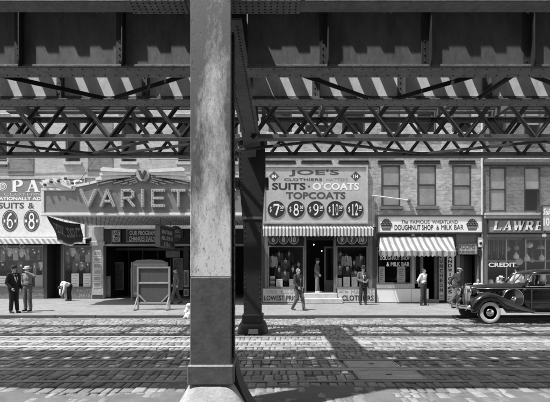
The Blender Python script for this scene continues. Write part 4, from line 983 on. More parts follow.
t = sign('doorway_sign', 'worn rooms sign tilted over the dark doorway beside the awning', 457, 477.2, 243, 254.6, YW - .08, 'sign_grey', 'trim_dark', .04, .08); text('ROOMS', 459, 475, 244.6, 249, YW - .13, 'ink_grey', t, 0); text('FURNISHED', 459, 475, 250.6, 253, YW - .13, 'ink_grey', t, 0)
t = sign('notice_card', 'small blank white notice on the pier left of the lamp shop', 477.3, 483.2, 237, 247.4, YW - .09, 'white_paint', 'trim_mid', .02, .04)
for (x0, x1, y0, y1, lab) in ((378.5, 384.8, 266.5, 283, 'leaning menu card at the left of the doughnut window'), (397, 405.2, 266.5, 282.8, 'lettered menu card at the right of the doughnut window')):
    y = YW + .12
    t = sign('menu_card', lab, x0, x1, y0, y1, y, 'sign_pale', 'trim_pale', .02, .03)
    for k in range(6): MB().box(PX(x0 + 1.5, y), PX(x1 - 1.5 - (k % 3) * .6, y), y - .021, y - .018, PZ(y0 + 3 + k * 2, y), PZ(y0 + 2.2 + k * 2, y)).build('print', 'ink_grey', t)
# lamp shop fascia
t = sign('shop_sign', 'grey fascia board with white italic capitals over the lamp shop', 486.8, 640, 219.3, 233.4, YW - .02, 'sign_mid', 'trim_dark', .05, .1)
yy = YW - .02 - .06
serif_text('LAWRENCE', 494.3, 574.7, 221.4, 230.8, yy, 'ink', t, .006, .18, .06); serif_text('LAWRENCE', 493.3, 573.5, 221, 230.2, yy - .008, 'enamel_white', t, .01, .18, .06)
t = sign('wall_sign', 'faded lettered board high on the dark brick building', 486.8, 640, 153.6, 160, YW - .01, 'sign_pale', 'trim_mid', .03, .06)
text('STORAGE SYSTEM ON PREMISES', 506, 575, 155.2, 158.4, YW - .047, 'white_paint', t, .01)
ypj = 20.4
t = thing('projecting_sign', 'pale projecting sign with a numeral ten at the right edge', 'sign', P(547, 236, ypj))
panel(541, 556, 206, 231, ypj, .12, 'sign_grey', 'box', t); frame_px(540.6, 556.4, 205.6, 231.4, ypj, .03, .14, 'trim_dark', 'frame', t)
text('Suits', 542.6, 554, 208.5, 215, ypj - .121, 'enamel_white', t, .02, .35); text('10', 543.5, 549.5, 218, 226, ypj - .121, 'enamel_white', t, .02)
MB().lathe([(.0, .1), (.08, .07), (.1, 0), (.08, -.07), (0, -.1)], P(544.2, 235.4, ypj), 'z', 14).build('globe', 'enamel_white', t, True)
MB().tube([P(544.2, 233, ypj), P(544.2, 231, ypj)], .02, 6).tube([P(548, 210, ypj) + Vector((0, -.06, 0)), Vector((PX(548, ypj), YW, PZ(210, ypj)))], .02, 6).build('bracket', 'trim_black', t)
# pants shop sign
y = YL - .02; yy = y - .055
t = thing('shop_sign', 'tall pants shop sign, grey above and white below, with price ovals', 'sign', (PX(30, y), y, PZ(236, y)))
panel(-30, 85, 179.4, 201, y, .05, 'sign_mid', 'upper_board', t); panel(-30, 85, 201.2, 236.6, y, .05, 'white_dirty', 'lower_board', t)
frame_px(-30.6, 85.6, 178.4, 237.4, y, .05, .08, 'trim_pale', 'frame', t)
serif_text('PANTS', 10.6, 85, 179.9, 191.7, yy + .005, 'enamel_white', t, .012, 0, .1)
o = disc(2.6, 186.6, 4.2, yy + .005, 'enamel_white', t, 'badge', .008, sy=.95); disc(2.6, 186.6, 3.4, yy - .003, 'sign_mid', o, 'badge_field', .004, sy=.95); text('ID', .4, 4.9, 184.4, 188.8, yy - .007, 'enamel_white', o, .02, depth=.004)
text('CLOTHING', 4, 48, 193, 195.6, yy + .005, 'sign_pale', t, .0); text('NATIONALLY ADVERTISED', -5, 66, 196.8, 200.4, yy + .005, 'enamel_white', t, .03)
text('SUITS', -1.5, 24, 202.6, 208.6, yy + .005, 'ink_grey', t, .02); text('&', 28, 34.4, 202.8, 208.6, yy + .005, 'ink_grey', t, .01)
for cx, s in ((10, '6'), (31.6, '8')):
    o = disc(cx, 220.8, 7.9, yy + .005, 'ink_grey', t, 'price_oval', .012, rim=None, sy=1.38)
    MB().tube([(PX(cx, yy) + 6.9 / F * yy * math.cos(q * math.pi / 14), yy - .008, PZ(220.8, yy) + 9.6 / F * yy * math.sin(q * math.pi / 14)) for q in range(28)], .012, 4, True).build('inner_ring', 'sign_pale', o)
    serif_text(s, cx - 4.2, cx + 4.2, 213.2, 228.4, yy - .008, 'enamel_white', o, .008, widths=1.0)
    for dx in (-6.2, 4.6): MB().box(PX(cx + dx, yy), PX(cx + dx + 1.6, yy), yy - .012, yy - .007, PZ(222.4, yy), PZ(219.6, yy)).build('price_mark', 'enamel_white', o)
t = thing('awning', 'thin striped awning strip over the pants shop windows', 'awning', (PX(20, 23.6), 23.6, 3.3))
sec = []
for i in range(60):
    x = lx(-40) + (lx(91) - lx(-40)) * i / 59; s = .01 * math.sin(i * 1.7)
    sec.append([(x, YL - .05, PZ(237.6, YL)), (x, 23.5, PZ(238.6, 23.5)), (x, 23.48 + s, PZ(243.8, 23.5)), (x, 23.5 + s, PZ(243.8, 23.5)), (x, 23.52, PZ(239, 23.5)), (x, YL - .05, PZ(238.2, YL))])
MB().loft(sec).build('canopy', 'awning_left', t)
for px, s, w in ((5.3, 'O', 'left'), (22, '8', 'right')):
    t = thing('window_ring', 'pale ring sign hung high in the pants shop window, %s one' % w, 'sign', P(px, 249, YL + .1)); c = P(px, 246, YL + .15)
    MB().tube([(c.x + .13 * math.cos(q * math.pi / 8), c.y, c.z + .13 * math.sin(q * math.pi / 8)) for q in range(16)], .03, 6, True).build('ring', 'trim_pale', t)
    MB().tube([c + Vector((0, 0, .13)), (c.x, c.y, 3.6)], .005, 4).build('hanger', 'trim_black', t)

# ------------------------------------------------------------------ theatre marquee
YM = 19.0
mq = thing('theatre_marquee', 'projecting theatre marquee with raised capitals and feathered crest', 'marquee', (PX(144, YM), YM, PZ(214, YM)))
mx = lambda p: PX(p, YM); mz = lambda p: PZ(p, YM)
zb_ = mz(214.2); xl, xr = mx(42), mx(246)
top = [(42, 189.5), (75, 189.5), (75, 186.4), (90, 183.4), (106, 179.4), (122, 175.4), (134, 173), (154, 173), (166, 175.4), (182, 179.4), (198, 183.4), (213, 186.4), (213, 189.5), (246, 189.5)]
poly = [(mx(a), mz(b)) for a, b in top]; face = [(xl, zb_)] + poly + [(xr, zb_)]
MB().prism(face, YM, YM + .25).build('sign_face', 'marquee_face', mq)
MB().bbox(xl, xr, YM + .26, YL - .2, zb_ + .06, zb_ + .5, .03).build('canopy_box', 'marquee_face', mq)
for i in range(13):                                    # soffit panels with beads between
    x0 = xl + .05 + (xr - xl - .1) * i / 13; x1 = xl + .05 + (xr - xl - .1) * (i + 1) / 13
    for j in range(4):
        y0 = YM + .3 + (YL - .25 - YM - .3) * j / 4; y1 = YM + .3 + (YL - .25 - YM - .3) * (j + 1) / 4
        MB().bbox(x0 + .02, x1 - .02, y0 + .02, y1 - .02, zb_ + .012, zb_ + .058, .01).build('soffit_panel', 'soffit', mq)
bl = MB()
for i in range(40):
    for j in range(9):
        c = (xl + .25 + (xr - xl - .5) * i / 39, YM + .45 + (YL - YM - 1.0) * j / 8, zb_ + .005)
        bl.ell(c, (.028, .028, .035), seg=6, rings=4)
stuff(bl.build('soffit_bulbs', 'trim_mid', mq))
fb = MB(); fb.bbox(xl - .05, xr + .05, YM - .06, YM + .24, zb_ - .07, zb_ + .06, .02); fb.build('bottom_moulding', 'white_dirty', mq)
fs_ = MB(); fs_.bbox(xl - .03, xl + .12, YM - .05, YM - .002, zb_ + .06, mz(189.5) + .03, .02); fs_.bbox(xr - .12, xr + .03, YM - .05, YM - .002, zb_ + .06, mz(189.5) + .03, .02); fs_.build('end_moulding', 'white_dirty', mq)
sd = MB(); sd.bbox(xl - .04, xl + .02, YM + .26, YL - .22, zb_ + .0, zb_ + .1, .015); sd.bbox(xr - .02, xr + .04, YM + .26, YL - .22, zb_ + .0, zb_ + .1, .015); sd.build('side_moulding', 'white_dirty', mq)
tp = MB()
for a, b in zip(poly, poly[1:]):
    if abs(a[0] - b[0]) < .01: tp.bbox(a[0] - .05, a[0] + .05, YM - .05, YM + .03, min(a[1], b[1]), max(a[1], b[1]), .01); continue
    tp.beam((a[0] - .01, YM - .01, a[1]), (b[0] + .01, YM - .01, b[1]), .1, .1)
tp.build('top_moulding', 'white_dirty', mq)
# raised capitals, each a channel of pale metal with bulbs along it
CAP = {'V': [[(0, 1), (.5, 0)], [(1, 1), (.5, 0)]], 'A': [[(0, 0), (.5, 1)], [(1, 0), (.5, 1)], [(.22, .3), (.78, .3)]],
       'R': [[(0, 0), (0, 1)], [(0, 1), (.7, 1), (.95, .88), (.95, .64), (.7, .5), (0, .5)], [(.45, .5), (1, 0)]], 'I': [[(.5, 0), (.5, 1)]],
       'E': [[(0, 0), (0, 1)], [(0, 1), (1, 1)], [(0, .5), (.9, .5)], [(0, 0), (1, 0)]], 'T': [[(0, 1), (1, 1)], [(.5, 0), (.5, 1)]], 'Y': [[(0, 1), (.5, .5)], [(1, 1), (.5, .5)], [(.5, .5), (.5, 0)]]}
for ch, a, b in (('V', 82.5, 96.5), ('A', 102.5, 115), ('R', 123.4, 134.6), ('I', 138, 149), ('E', 153.4, 164.6), ('T', 173, 185), ('Y', 191, 204)):
    z0, z1 = mz(206.2), mz(191); m_ = MB(); bb = MB(); k = 0
    for st in CAP[ch]:
        pts = [(mx(a) + (mx(b) - mx(a)) * u, z0 + (z1 - z0) * v) for u, v in st]
        for p, q in zip(pts, pts[1:]):
            k += 1; d = Vector((q[0] - p[0], 0, q[1] - p[1])).normalized() * .05; yy = YM - .09 - .001 * k
            A, B = Vector((p[0], yy, p[1])) - d, Vector((q[0], yy, q[1])) + d
            m_.beam(A, B, .11, .18, (0, 1, 0)); L = (B - A).length; n = max(2, int(L / .12))
            for i in range(n): bb.ell(A + (B - A) * (i + .5) / n + Vector((0, -.092, 0)), (.02, .02, .02), seg=6, rings=4)
    o = m_.build('letter', 'trim_pale', mq); stuff(bb.build('letter_bulbs', 'trim_mid', o))
# crest: badge with a raised V, feather fins to both sides, fan of fins at each end
c = P(144, 175.6, YM); u = F / YM
MB().prism([(c.x + 6.6 / u * math.cos(R(a)), c.z + 6.6 / u * math.sin(R(a))) for a in range(22, 382, 45)], YM - .22, YM - .03).build('badge', 'trim_pale', mq)
m_ = MB(); m_.beam((c.x - 3 / u, YM - .26, c.z + 3.6 / u), (c.x, YM - .26, c.z - 4 / u), .09, .08, (0, 1, 0)); m_.beam((c.x + 3 / u, YM - .261, c.z + 3.6 / u), (c.x, YM - .261, c.z - 4 / u), .09, .08, (0, 1, 0)); m_.build('badge_letter', 'trim_dark', mq)
def fin(pts, y, th, mat):                              # pointed feather: photo polygon with thickness
    MB().prism([(mx(a), mz(b)) for a, b in pts], y - th, y).build('fin', mat, mq)
for s in (1, -1):
    q = lambda x: 144 + s * (x - 144)
    fin([(q(150), 170.5), (q(183.5), 168.2), (q(186), 170.2), (q(185), 172.2), (q(151), 173.4)], YM - .12, .1, 'white_dirty')
    fin([(q(151), 173.8), (q(184.5), 172.6), (q(187), 174.6), (q(186.5), 176.3), (q(152), 175.6)], YM - .1, .08, 'white_dirty')
    fin([(q(156), 176), (q(187), 176.8), (q(192), 179), (q(191), 180.6), (q(180), 180), (q(157), 177.6)], YM - .06, .05, 'white_dirty')
    for k, (x0, y0, x1, y1) in enumerate(((151, 176.5, 172, 180.5), (151.5, 178.2, 176, 184), (151, 180, 167, 184.8), (150, 181.6, 160, 185.2), (158, 177.6, 190, 184.6))):
        a_, b_ = Vector((mx(q(x0)), YM - .03, mz(y0))), Vector((mx(q(x1)), YM - .03, mz(y1)))
        MB().beam(a_, b_, .05, .07, (0, 1, 0)).build('rib', 'trim_pale', mq)
        for t_k in range(2):
            p = a_ + (b_ - a_) * (t_k + 1.1) / 2.2; MB().lathe([(.03, 0), (.035, -.05), (.02, -.06)], (p.x, YM - .06, p.z), 'y', 8).build('socket', 'trim_dark', mq)
    base_x = q(41)
    for k, (dx, dy, w) in enumerate(((-1.5, -6.5, 3.2), (4.5, -9.5, 3.4), (12, -10.2, 3.6), (19, -12.6, 4.2), (26, -8, 3.4))):
        bx, by = 73.5 - k * .6, 189.3; ax, ay = 41.5 + dx, 189 + dy
        if k == 3: bx = 74.5
        pts = [(bx, by), (ax + 2.5, ay + w), (ax, ay + .3), (ax + 3.2, ay - .2), (bx + .5, by - 2.8)]
        fin([(q(x), yv) for x, yv in pts], YM - .02 - .03 * (k % 3), .05, 'white_dirty')
        MB().lathe([(.06, 0), (.07, -.08), (.04, -.1)], P(q(ax + 5.5), ay + 2.4, YM - .1), 'y', 8).build('socket', 'trim_dark', mq)
    fin([(q(42.5), 189.3), (q(44.5), 181.5), (q(52), 180.8), (q(60), 180.2), (q(66), 179.4), (q(74.5), 186.4), (q(74.5), 189.3)], YM + .08, .06, 'white_dirty')
# stay wires
for a, b in (((76, 186), (97, 156)), ((212, 186), (192, 156))):
    A = P(a[0], a[1], YM + .2); w = MB().tube([A, (PX(b[0], YL), YL, PZ(b[1], YL))], .012, 5); w.build('stay_wire', 'trim_black', mq)
# banner slung along the marquee's left side, seen from behind so its words are reversed
bn = thing('banner', 'dark fringed banner under the marquee end, its words seen reversed', 'banner', (xl, 20.5, 3.2))
vs_, fs = norm(glyphs("IT'S COOL INSIDE", .03)[0]), glyphs("IT'S COOL INSIDE", .03)[1]
YA, YB = 19.35, 22.7
def bpt(a, h):                                         # a: 0 front .. 1 back, h: 0 bottom .. 1 top
    y = YA + (YB - YA) * a; z1 = zb_ - .02 - .10 * math.sin(math.pi * a); z0 = z1 - 1.10 + .1 * a + .05 * math.sin(a * 9)
    bel = .45 * (1 - h) * (1 - a) ** 1.5 + .06 * math.sin(a * 14) * (1 - h) + .05 * math.sin(h * 5)
    return Vector((xl + .06 + bel, y, z0 + (z1 - z0) * h))
g = []; na, nh = 48, 10
for i in range(na + 1):
    r = [bpt(i / na, k / nh) for k in range(nh + 1)]; r += [p + Vector((.012, 0, 0)) for p in reversed(r)]; g.append(r)
MB().loft(g).build('cloth', 'banner_cloth', bn, True)
place_glyphs(vs_, fs, ((lambda u_, v_: bpt(.95 - .88 * u_, .28 + .5 * v_) + Vector((.016, 0, 0))), Vector((.004, 0, 0))), 1.0, 'lettering', 'sign_pale', bn)
fg = MB()
for i in range(80):
    p = bpt((i + .5) / 80, 0); fg.beam(p, p + Vector((.01 * math.sin(i * 3), 0, -.09 - .02 * math.sin(i * 2.1))), .012, .02)
stuff(fg.build('fringe', 'trim_pale', bn))
MB().tube([bpt(i / 20, 0) for i in range(21)], .014, 5).build('hem', 'trim_pale', bn)
for i in range(7): p = bpt((i + .3) / 7, 1); MB().tube([p, (p.x - .02, p.y, zb_ + .02)], .01, 4).build('tie', 'white_dirty', bn)
# signs under the marquee
t = sign('lobby_sign', 'small bright lettered card on the theatre header, left one', 111.8, 121.2, 229.6, 242.6, YL - .11, 'white_dirty', 'trim_dark', .05, .06)
for k, s in enumerate(('LAST', 'TIMES', 'TODAY')): text(s, 113.4, 119.6, 231 + k * 3.6, 234 + k * 3.6, YL - .148, 'ink', t, .03)
t = sign('lobby_sign', 'wide lettered sign reading program changes daily on the header', 127, 157.4, 229.4, 242, YL - .11, 'sign_dark', 'trim_pale', .04, .07)
text('OUR PROGRAM', 129.5, 155, 230.8, 235.2, YL - .153, 'white_dirty', t, .02); text('CHANGES DAILY', 129, 155.4, 236.4, 240.8, YL - .153, 'white_dirty', t, .02)
t = thing('round_sign', 'round dark sign with pale words beside the hanging box sign', 'sign', P(175.6, 241, YL - .12)); o = disc(175.6, 233.4, 7.4, YL - .11, 'sign_dark', t, 'disc', .03, rim='trim_mid')
text('COOL', 171, 180.2, 229.8, 233, YL - .142, 'trim_pale', o, .03); text('INSIDE', 170.6, 180.6, 234.6, 237.4, YL - .142, 'trim_pale', o, .02)
hb = thing('hanging_box_sign', 'framed box sign hung under the marquee, turned toward the left', 'sign', P(165, 247, 21.2))
xa = PX(157.8, 20.3); A = Vector((xa, 20.3, 0)); B = Vector((PX(172.8, 22.2) , 22.2, 0)); d = (B - A).normalized(); n_ = Vector((-d.y, d.x, 0))
z0, z1 = PZ(247.2, 21.2), PZ(226.6, 21.2)
m_ = MB(); m_.beam(A + Vector((0, 0, (z0 + z1) / 2)), B + Vector((0, 0, (z0 + z1) / 2)), .18, z1 - z0); m_.build('box', 'sign_dark', hb)
m_ = MB()
for z in (z0, z1): m_.beam(A + Vector((0, 0, z)) - d * .03, B + Vector((0, 0, z)) + d * .03, .23, .06)
for q in (A, B): m_.beam(q + Vector((0, 0, z0)), q + Vector((0, 0, z1)), .23, .06, d)
m_.build('frame', 'trim_mid', hb)
L = (B - A).length
for k, s in enumerate(('MATINEE', 'ALL SEATS', '15c')):
    vg, fg_ = glyphs(s, .03); vg = norm(vg); ww = (.7, .8, .4)[k]
    right = -d if n_.y > 0 else d
    nn = Vector((d.y, -d.x, 0)); 
    place_glyphs(vg, fg_, ((lambda a_, b_, k=k, ww=ww: A + d * (L * .5 + (a_ - .5) * L * ww) + Vector((0, 0, z1 - .2 - k * .3 - (1 - b_) * .2)) + nn * .093), nn), .006, 'lettering', 'trim_pale', hb)
MB().tube([A + d * .3 + Vector((0, 0, z1)), A + d * .3 + Vector((0, 0, zb_))], .012, 5).tube([B - d * .3 + Vector((0, 0, z1)), B - d * .3 + Vector((0, 0, zb_))], .012, 5).build('hanger', 'trim_black', hb)
# wires and rods on the facades
t = thing('overhead_wire', 'thin dark wire strung along the painted brick wall', 'wire', (lx(60), YL - .2, PZ(158.5, YL)))
MB().tube([(lx(-40) + (lx(232) - lx(-40)) * i / 16, YL - .2, PZ(159.5, YL) - .05 * math.sin(i * .6)) for i in range(17)], .018, 5).build('wire', 'trim_black', t)
for i in range(5): MB().tube([(lx(-30 + 60 * i), YL, PZ(159, YL)), (lx(-30 + 60 * i), YL - .21, PZ(159, YL))], .012, 5).build('wall_hook', 'trim_black', t)
t = thing('awning_rod', 'pale rod sticking out by the first window over the doughnut sign', 'rod', P(390, 199, 21.1))
MB().tube([(PX(372.5, 21.1), 21.1, PZ(195.4, 21.1)), (PX(409.5, 21.15), 21.15, PZ(200.2, 21.1))], .028, 7).build('rod', 'white_dirty', t)
MB().tube([(PX(373.3, 21.2), 21.2, PZ(196, 21.2)), (PX(373.3, 21.2), 21.2, PZ(224, 21.2))], .045, 7).build('upright', 'trim_mid', t)
MB().bbox(PX(407.5, 21.2), PX(410.5, 21.2), 21.12, YW, PZ(201.2, 21.2), PZ(199.4, 21.2), .01).build('socket', 'trim_mid', t)

# ------------------------------------------------------------------ the row behind the camera, across the avenue
OB = -9.0
for k, (a, b, h, mt) in enumerate(((-24, -8.2, 15, 'brick_dark'), (-8.1, 8.2, 17, 'brick_right'), (8.3, 24, 14, 'brick_dark'))):
    ob_ = thing('brick_building', ['dark brick row across the avenue, behind the viewer at left', 'taller pale brick row house straight behind the viewer', 'dark brick row across the avenue, behind the viewer at right'][k], 'building', ((a + b) / 2, OB, SW))
    hs = [(a + 1.2 + 2.6 * i, a + 2.4 + 2.6 * i, 1.2 + 3.6 * j + (3.4 if j else -.2), 3.2 + 3.6 * j + (3.4 if j else 0)) for i in range(int((b - a - 1) / 2.6)) for j in range(3)]
    wall_holes(MB(), a, b, 0, h, OB - .4, OB, hs).build('wall', mt, ob_)
    MB().box(a, b, OB - .9, OB - .8, 0, h).build('inner_wall', 'interior', ob_)
    MB().bbox(a, b, OB - .4, OB + .5, h, h + .5, .05).build('cornice', 'trim_mid', ob_)
    MB().bbox(a + .1, b - .1, OB - .4, OB + .2, 4.2, 4.6, .03).build('shop_cornice', 'trim_pale', ob_)
    fm = MB()
    for x0, x1, z0, z1 in hs: MB().box(x0, x1, OB - .25, OB - .24, z0, z1).build('pane', 'blind', ob_)
struct(MB().bbox(-24, 24, -9.4, -2.2, -.1, SW, .02).build('sidewalk', 'sidewalk'))

# dark rooms behind the upper windows
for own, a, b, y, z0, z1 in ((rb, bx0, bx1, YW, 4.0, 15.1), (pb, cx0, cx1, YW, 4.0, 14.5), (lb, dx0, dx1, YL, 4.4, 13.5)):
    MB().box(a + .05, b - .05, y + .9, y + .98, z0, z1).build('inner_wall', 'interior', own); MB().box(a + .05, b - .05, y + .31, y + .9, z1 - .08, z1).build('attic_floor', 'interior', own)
# ------------------------------------------------------------------ people
def blend(mb, name, mat, voxel=.012, smooth=5):        # union of overlapping volumes -> one continuous skin
    me = mb.mesh('tmp', mat); ob = bpy.data.objects.new('tmp', me)
    rm = ob.modifiers.new('r', 'REMESH'); rm.mode = 'VOXEL'; rm.voxel_size = voxel; rm.use_smooth_shade = True
    sm = ob.modifiers.new('s', 'SMOOTH'); sm.iterations = smooth; sm.factor = .5
    out = evaluate(ob); out.name = name; bpy.data.objects.remove(ob); bpy.data.meshes.remove(me)
    if not out.materials: out.materials.append(MATS[mat])
    return out
V = Vector
def basis(up, right):
    u = V(up).normalized(); r = V(right); r = (r - u * r.dot(u)).normalized(); f = u.cross(r)
    return Matrix((r, f, u)).transposed()               # columns: right, back, up
POSE = dict(pelvis=(0, 0, .94), chest=(0, 0, 1.28), neck=(0, .0, 1.47), head=(0, -.015, 1.60), face=(0, -1, 0),
            hipL=(.09, 0, .90), kneeL=(.10, -.01, .49), ankL=(.10, .02, .09), toeL=(.03, -1, 0), hipR=(-.09, 0, .90), kneeR=(-.10, -.01, .49), ankR=(-.10, .02, .09), toeR=(-.03, -1, 0),
            shL=(.185, 0, 1.41), elL=(.235, .03, 1.13), wrL=(.23, -.03, .88), shR=(-.185, 0, 1.41), elR=(-.235, .03, 1.13), wrR=(-.23, -.03, .88), palmL=(-1, 0, 0), palmR=(1, 0, 0), curl=.6)
def person(label, loc, rz, pose, top='jacket', topm='cloth_dark', botm='cloth_dark', hat=None, hatm='felt_dark', hairm='hair', shirt=None, belly=1.0, scale=1.0, hatbrim=.125, extra=None, skirt=False, shoes='leather', sleeves='long'):
    p = dict(POSE); p.update(pose); p = {k: (V(v) if isinstance(v, tuple) else v) for k, v in p.items()}
    t = thing('person', label, 'person', loc, rz); t.scale = (scale,) * 3
    T = basis(p['chest'] - p['pelvis'], p['shL'] - p['shR']); Pb = basis(p['chest'] - p['pelvis'], p['hipL'] - p['hipR'])
    fwd = p['face'].normalized(); H = basis(p['head'] - p['neck'] + V((0, 0, .02)), fwd.cross(V((0, 0, 1))) * -1 if abs(fwd.z) < .95 else V((1, 0, 0)))
    hd = p['head']; hu = H @ V((0, 0, 1)); hf = fwd - hu * fwd.dot(hu); hf.normalize(); hr = hf.cross(hu)
    HB = Matrix((hr, hf, hu)).transposed()
    # --- body: head, neck, torso core, arms, hands with five fingers, legs
    b = MB(); b.ell(hd + hu * .022 - hf * .012, (.072, .092, .093), HB); b.ell(hd - hu * .045 + hf * .018, (.055, .068, .068), HB); b.ell(hd - hu * .088 + hf * .055, (.028, .025, .022), HB)
    b.cap(hd + hu * .02 + hf * .082, hd - hu * .018 + hf * .100, .009, .015, 8); b.ell(hd + hu * .03 + hf * .076, (.05, .014, .012), HB)
    b.ell(hd - hu * .052 + hf * .082, (.026, .010, .011), HB)
    for s in (-1, 1): b.ell(hd - hu * .005 + hr * s * .074 - hf * .012, (.012, .02, .032), HB)
    b.cap(p['neck'] - hu * .03, hd - hu * .06 - hf * .015, .056, .05); b.cap(p['pelvis'], p['chest'], .10, .105); b.cap(p['chest'], p['neck'], .09, .06); b.cap(p['shL'], p['shR'], .05, .05)
    for s in 'LR':
        sh, el, wr = p['sh' + s], p['el' + s], p['wr' + s]
        b.cap(sh, el, .048, .041); b.cap(el, wr, .042, .029)
        d = (wr - el).normalized(); n = p['palm' + s]; n = (n - d * n.dot(d)).normalized(); sd = d.cross(n); th = 1 if s == 'L' else -1
        Bh = Matrix((sd, n, d)).transposed(); b.ell(wr + d * .045, (.040, .018, .052), Bh)
        c = p['curl']
        for i, (o, L) in enumerate(((-.030, .066), (-.010, .076), (.010, .072), (.029, .056))):
            r0 = wr + d * (.085 - abs(o) * .25) + sd * o; d1 = (d * math.cos(c * .7) + n * math.sin(c * .7)); k = r0 + d1 * L * .5; d2 = d * math.cos(c * 1.9) + n * math.sin(c * 1.9)
            b.cap(r0, k, .0098, .0092, 8); b.cap(k, k + d2 * L * .5, .0092, .0078, 8)
        fside = sd * (-1 if sd.dot(V((0, -1, 0))) < 0 else 1)
        r0 = wr + d * .025 + fside * .03; k = r0 + (d * .6 + fside * .6 + n * .3).normalized() * .042; b.cap(r0, k, .0125, .011, 8); b.cap(k, k + (d * .9 + n * .4).normalized() * .03, .011, .009, 8)
        b.cap(p['hip' + s], p['knee' + s], .07, .052); b.cap(p['knee' + s], p['ank' + s], .052, .038); b.ell(p['ank' + s] + p['toe' + s].normalized() * .05 - V((0, 0, .03)), (.03, .03, .03))
    local(link('body', blend(b, 'body', 'skin', .0085, 3)), t)
    e = MB()
    for s in (-1, 1): e.ell(hd + hu * .012 + hr * s * .030 + hf * .083, (.012, .008, .007), HB, 8, 6)
    local(e.build('eyes', 'hair', None, True), t)
    m_ = MB().cap(hd - hu * .052 + hf * .0915 - hr * .02, hd - hu * .052 + hf * .0915 + hr * .02, .004, .004, 6); local(m_.build('mouth', 'cloth_mid', None, True), t)
    # --- hair
    h = MB(); h.ell(hd + hu * .034 - hf * .022, (.079, .094, .088), HB); h.ell(hd - hu * .03 - hf * .045, (.07, .055, .06), HB)
    hm = blend(h, 'hair', hairm, .01, 2)
    local(link('hair', hm), t)
    # --- trousers or skirt
    b = MB(); b.ell(p['pelvis'] + V((0, 0, -.01)), (.172, .122 * belly, .13), Pb)
    b.cap(p['pelvis'] - (p['chest'] - p['pelvis']).normalized() * -.02, p['pelvis'] + (p['chest'] - p['pelvis']).normalized() * .12, .13, .135 * belly)
    if skirt:
        for s in 'LR': b.cap(p['hip' + s], p['knee' + s] + V((0, 0, -.06)), .11, .14)
    else:
        for s in 'LR':
            k = p['knee' + s]; a = p['ank' + s]
            b.cap(p['hip' + s], k, .098, .082); b.cap(k, a + (k - a).normalized() * .045, .080, .066); b.ell(k + V((0, 0, .02)), (.08, .083, .07)); b.ell(a + (k - a).normalized() * .04 + p['toe' + s].normalized() * .015, (.06, .078, .035))
    local(link('skirt' if skirt else 'trousers', blend(b, 'trousers', botm, .014, 4)), t)
    # --- top
    sp = (p['chest'] - p['pelvis']).normalized(); b = MB(); bw = 1.08 if top == 'jacket' else 1.0; cm = p['pelvis'] + (p['chest'] - p['pelvis']) * .45
    b.ell(p['chest'] + sp * .0, (.182 * bw, .122 * bw, .20), T); b.ell(cm, (.166 * bw, .122 * bw * belly, .17), T); b.cap(p['shL'], p['shR'], .066 * bw, .066 * bw); b.cap(p['chest'], p['neck'] - sp * .02, .11, .068)
    if top == 'jacket': b.ell(p['pelvis'] - sp * .03, (.192, .140 * belly, .17), T); b.ell(p['pelvis'] - sp * .11, (.190, .140, .08), T)
    else: b.ell(p['pelvis'] + sp * .08, (.17, .126 * belly, .06), T)
    for s in 'LR':
        sh, el, wr = p['sh' + s], p['el' + s], p['wr' + s]; d = (wr - el).normalized()
        b.ell(sh, (.072, .07, .07)); b.cap(sh, el, .066 * bw, .057 * bw)
        if sleeves == 'long': b.cap(el, wr - d * .015, .057 * bw, .045 * bw)
        else: b.cap(el, el + d * .05, .057, .052)
    local(link(top, blend(b, top, topm, .0125, 4)), t)
    front = T @ V((0, -1, 0))
    if shirt:                                            # shirt front and tie showing between the lapels
        c = p['chest'] + front * .122; sf_ = MB()
        A, B, Cc = p['neck'] + front * .085 + (p['shL'] - p['shR']).normalized() * .055 - sp * .04, p['neck'] + front * .085 - (p['shL'] - p['shR']).normalized() * .055 - sp * .04, cm + front * .142 * max(1, belly) - sp * .0
        M1, M2 = c + front * .018 + (p['shL'] - p['shR']).normalized() * .06, c + front * .018 - (p['shL'] - p['shR']).normalized() * .06
        q = [A, B, M2, Cc, M1]; sf_.add(q + [v - front * .05 for v in q], [(0, 1, 2, 4), (4, 2, 3), (0, 5, 6, 1), (1, 6, 7, 2), (2, 7, 8, 3), (3, 8, 9, 4), (4, 9, 5, 0), (9, 7, 6, 5), (8, 7, 9)])
        local(sf_.build('shirt_front', shirt), t)
        tm = MB().cap(p['neck'] + front * .10 - sp * .05, c + front * .03, .018, .022, 8).cap(c + front * .03, Cc + front * .01, .022, .012, 8); local(tm.build('tie', 'cloth_black', None, True), t)
    if top == 'shirt':
        cl = MB(); nk = p['neck'] + sp * .005
        cl.tube([nk + T @ V((.064 * math.cos(a), .064 * math.sin(a), .012 * math.sin(a))) for a in [2 * math.pi * k / 14 for k in range(14)]], .018, 6, True); local(cl.build('collar', topm, None, True), t)
        bl_ = MB(); c0 = p['pelvis'] + sp * .10; bl_.tube([c0 + T @ V((.176 * math.cos(a), .134 * belly * math.sin(a), 0)) for a in [2 * math.pi * k / 20 for k in range(20)]], .018, 6, True); local(bl_.build('belt', 'leather', None, True), t)
    # --- shoes
    for s in 'LR':
        a = p['ank' + s]; d = p['toe' + s].copy(); d.normalize(); up = V((0, 0, 1)); up = (up - d * d.dot(up)).normalized(); Bs = Matrix((d.cross(up), d, up)).transposed()
        so = MB(); so.ell(a + d * .065 - up * .050, (.044, .125, .036), Bs); so.ell(a - up * .03, (.042, .055, .055), Bs); so.ell(a + d * .055 - up * .077, (.046, .138, .012), Bs)
        local(so.build('shoe', shoes, None, True), t)
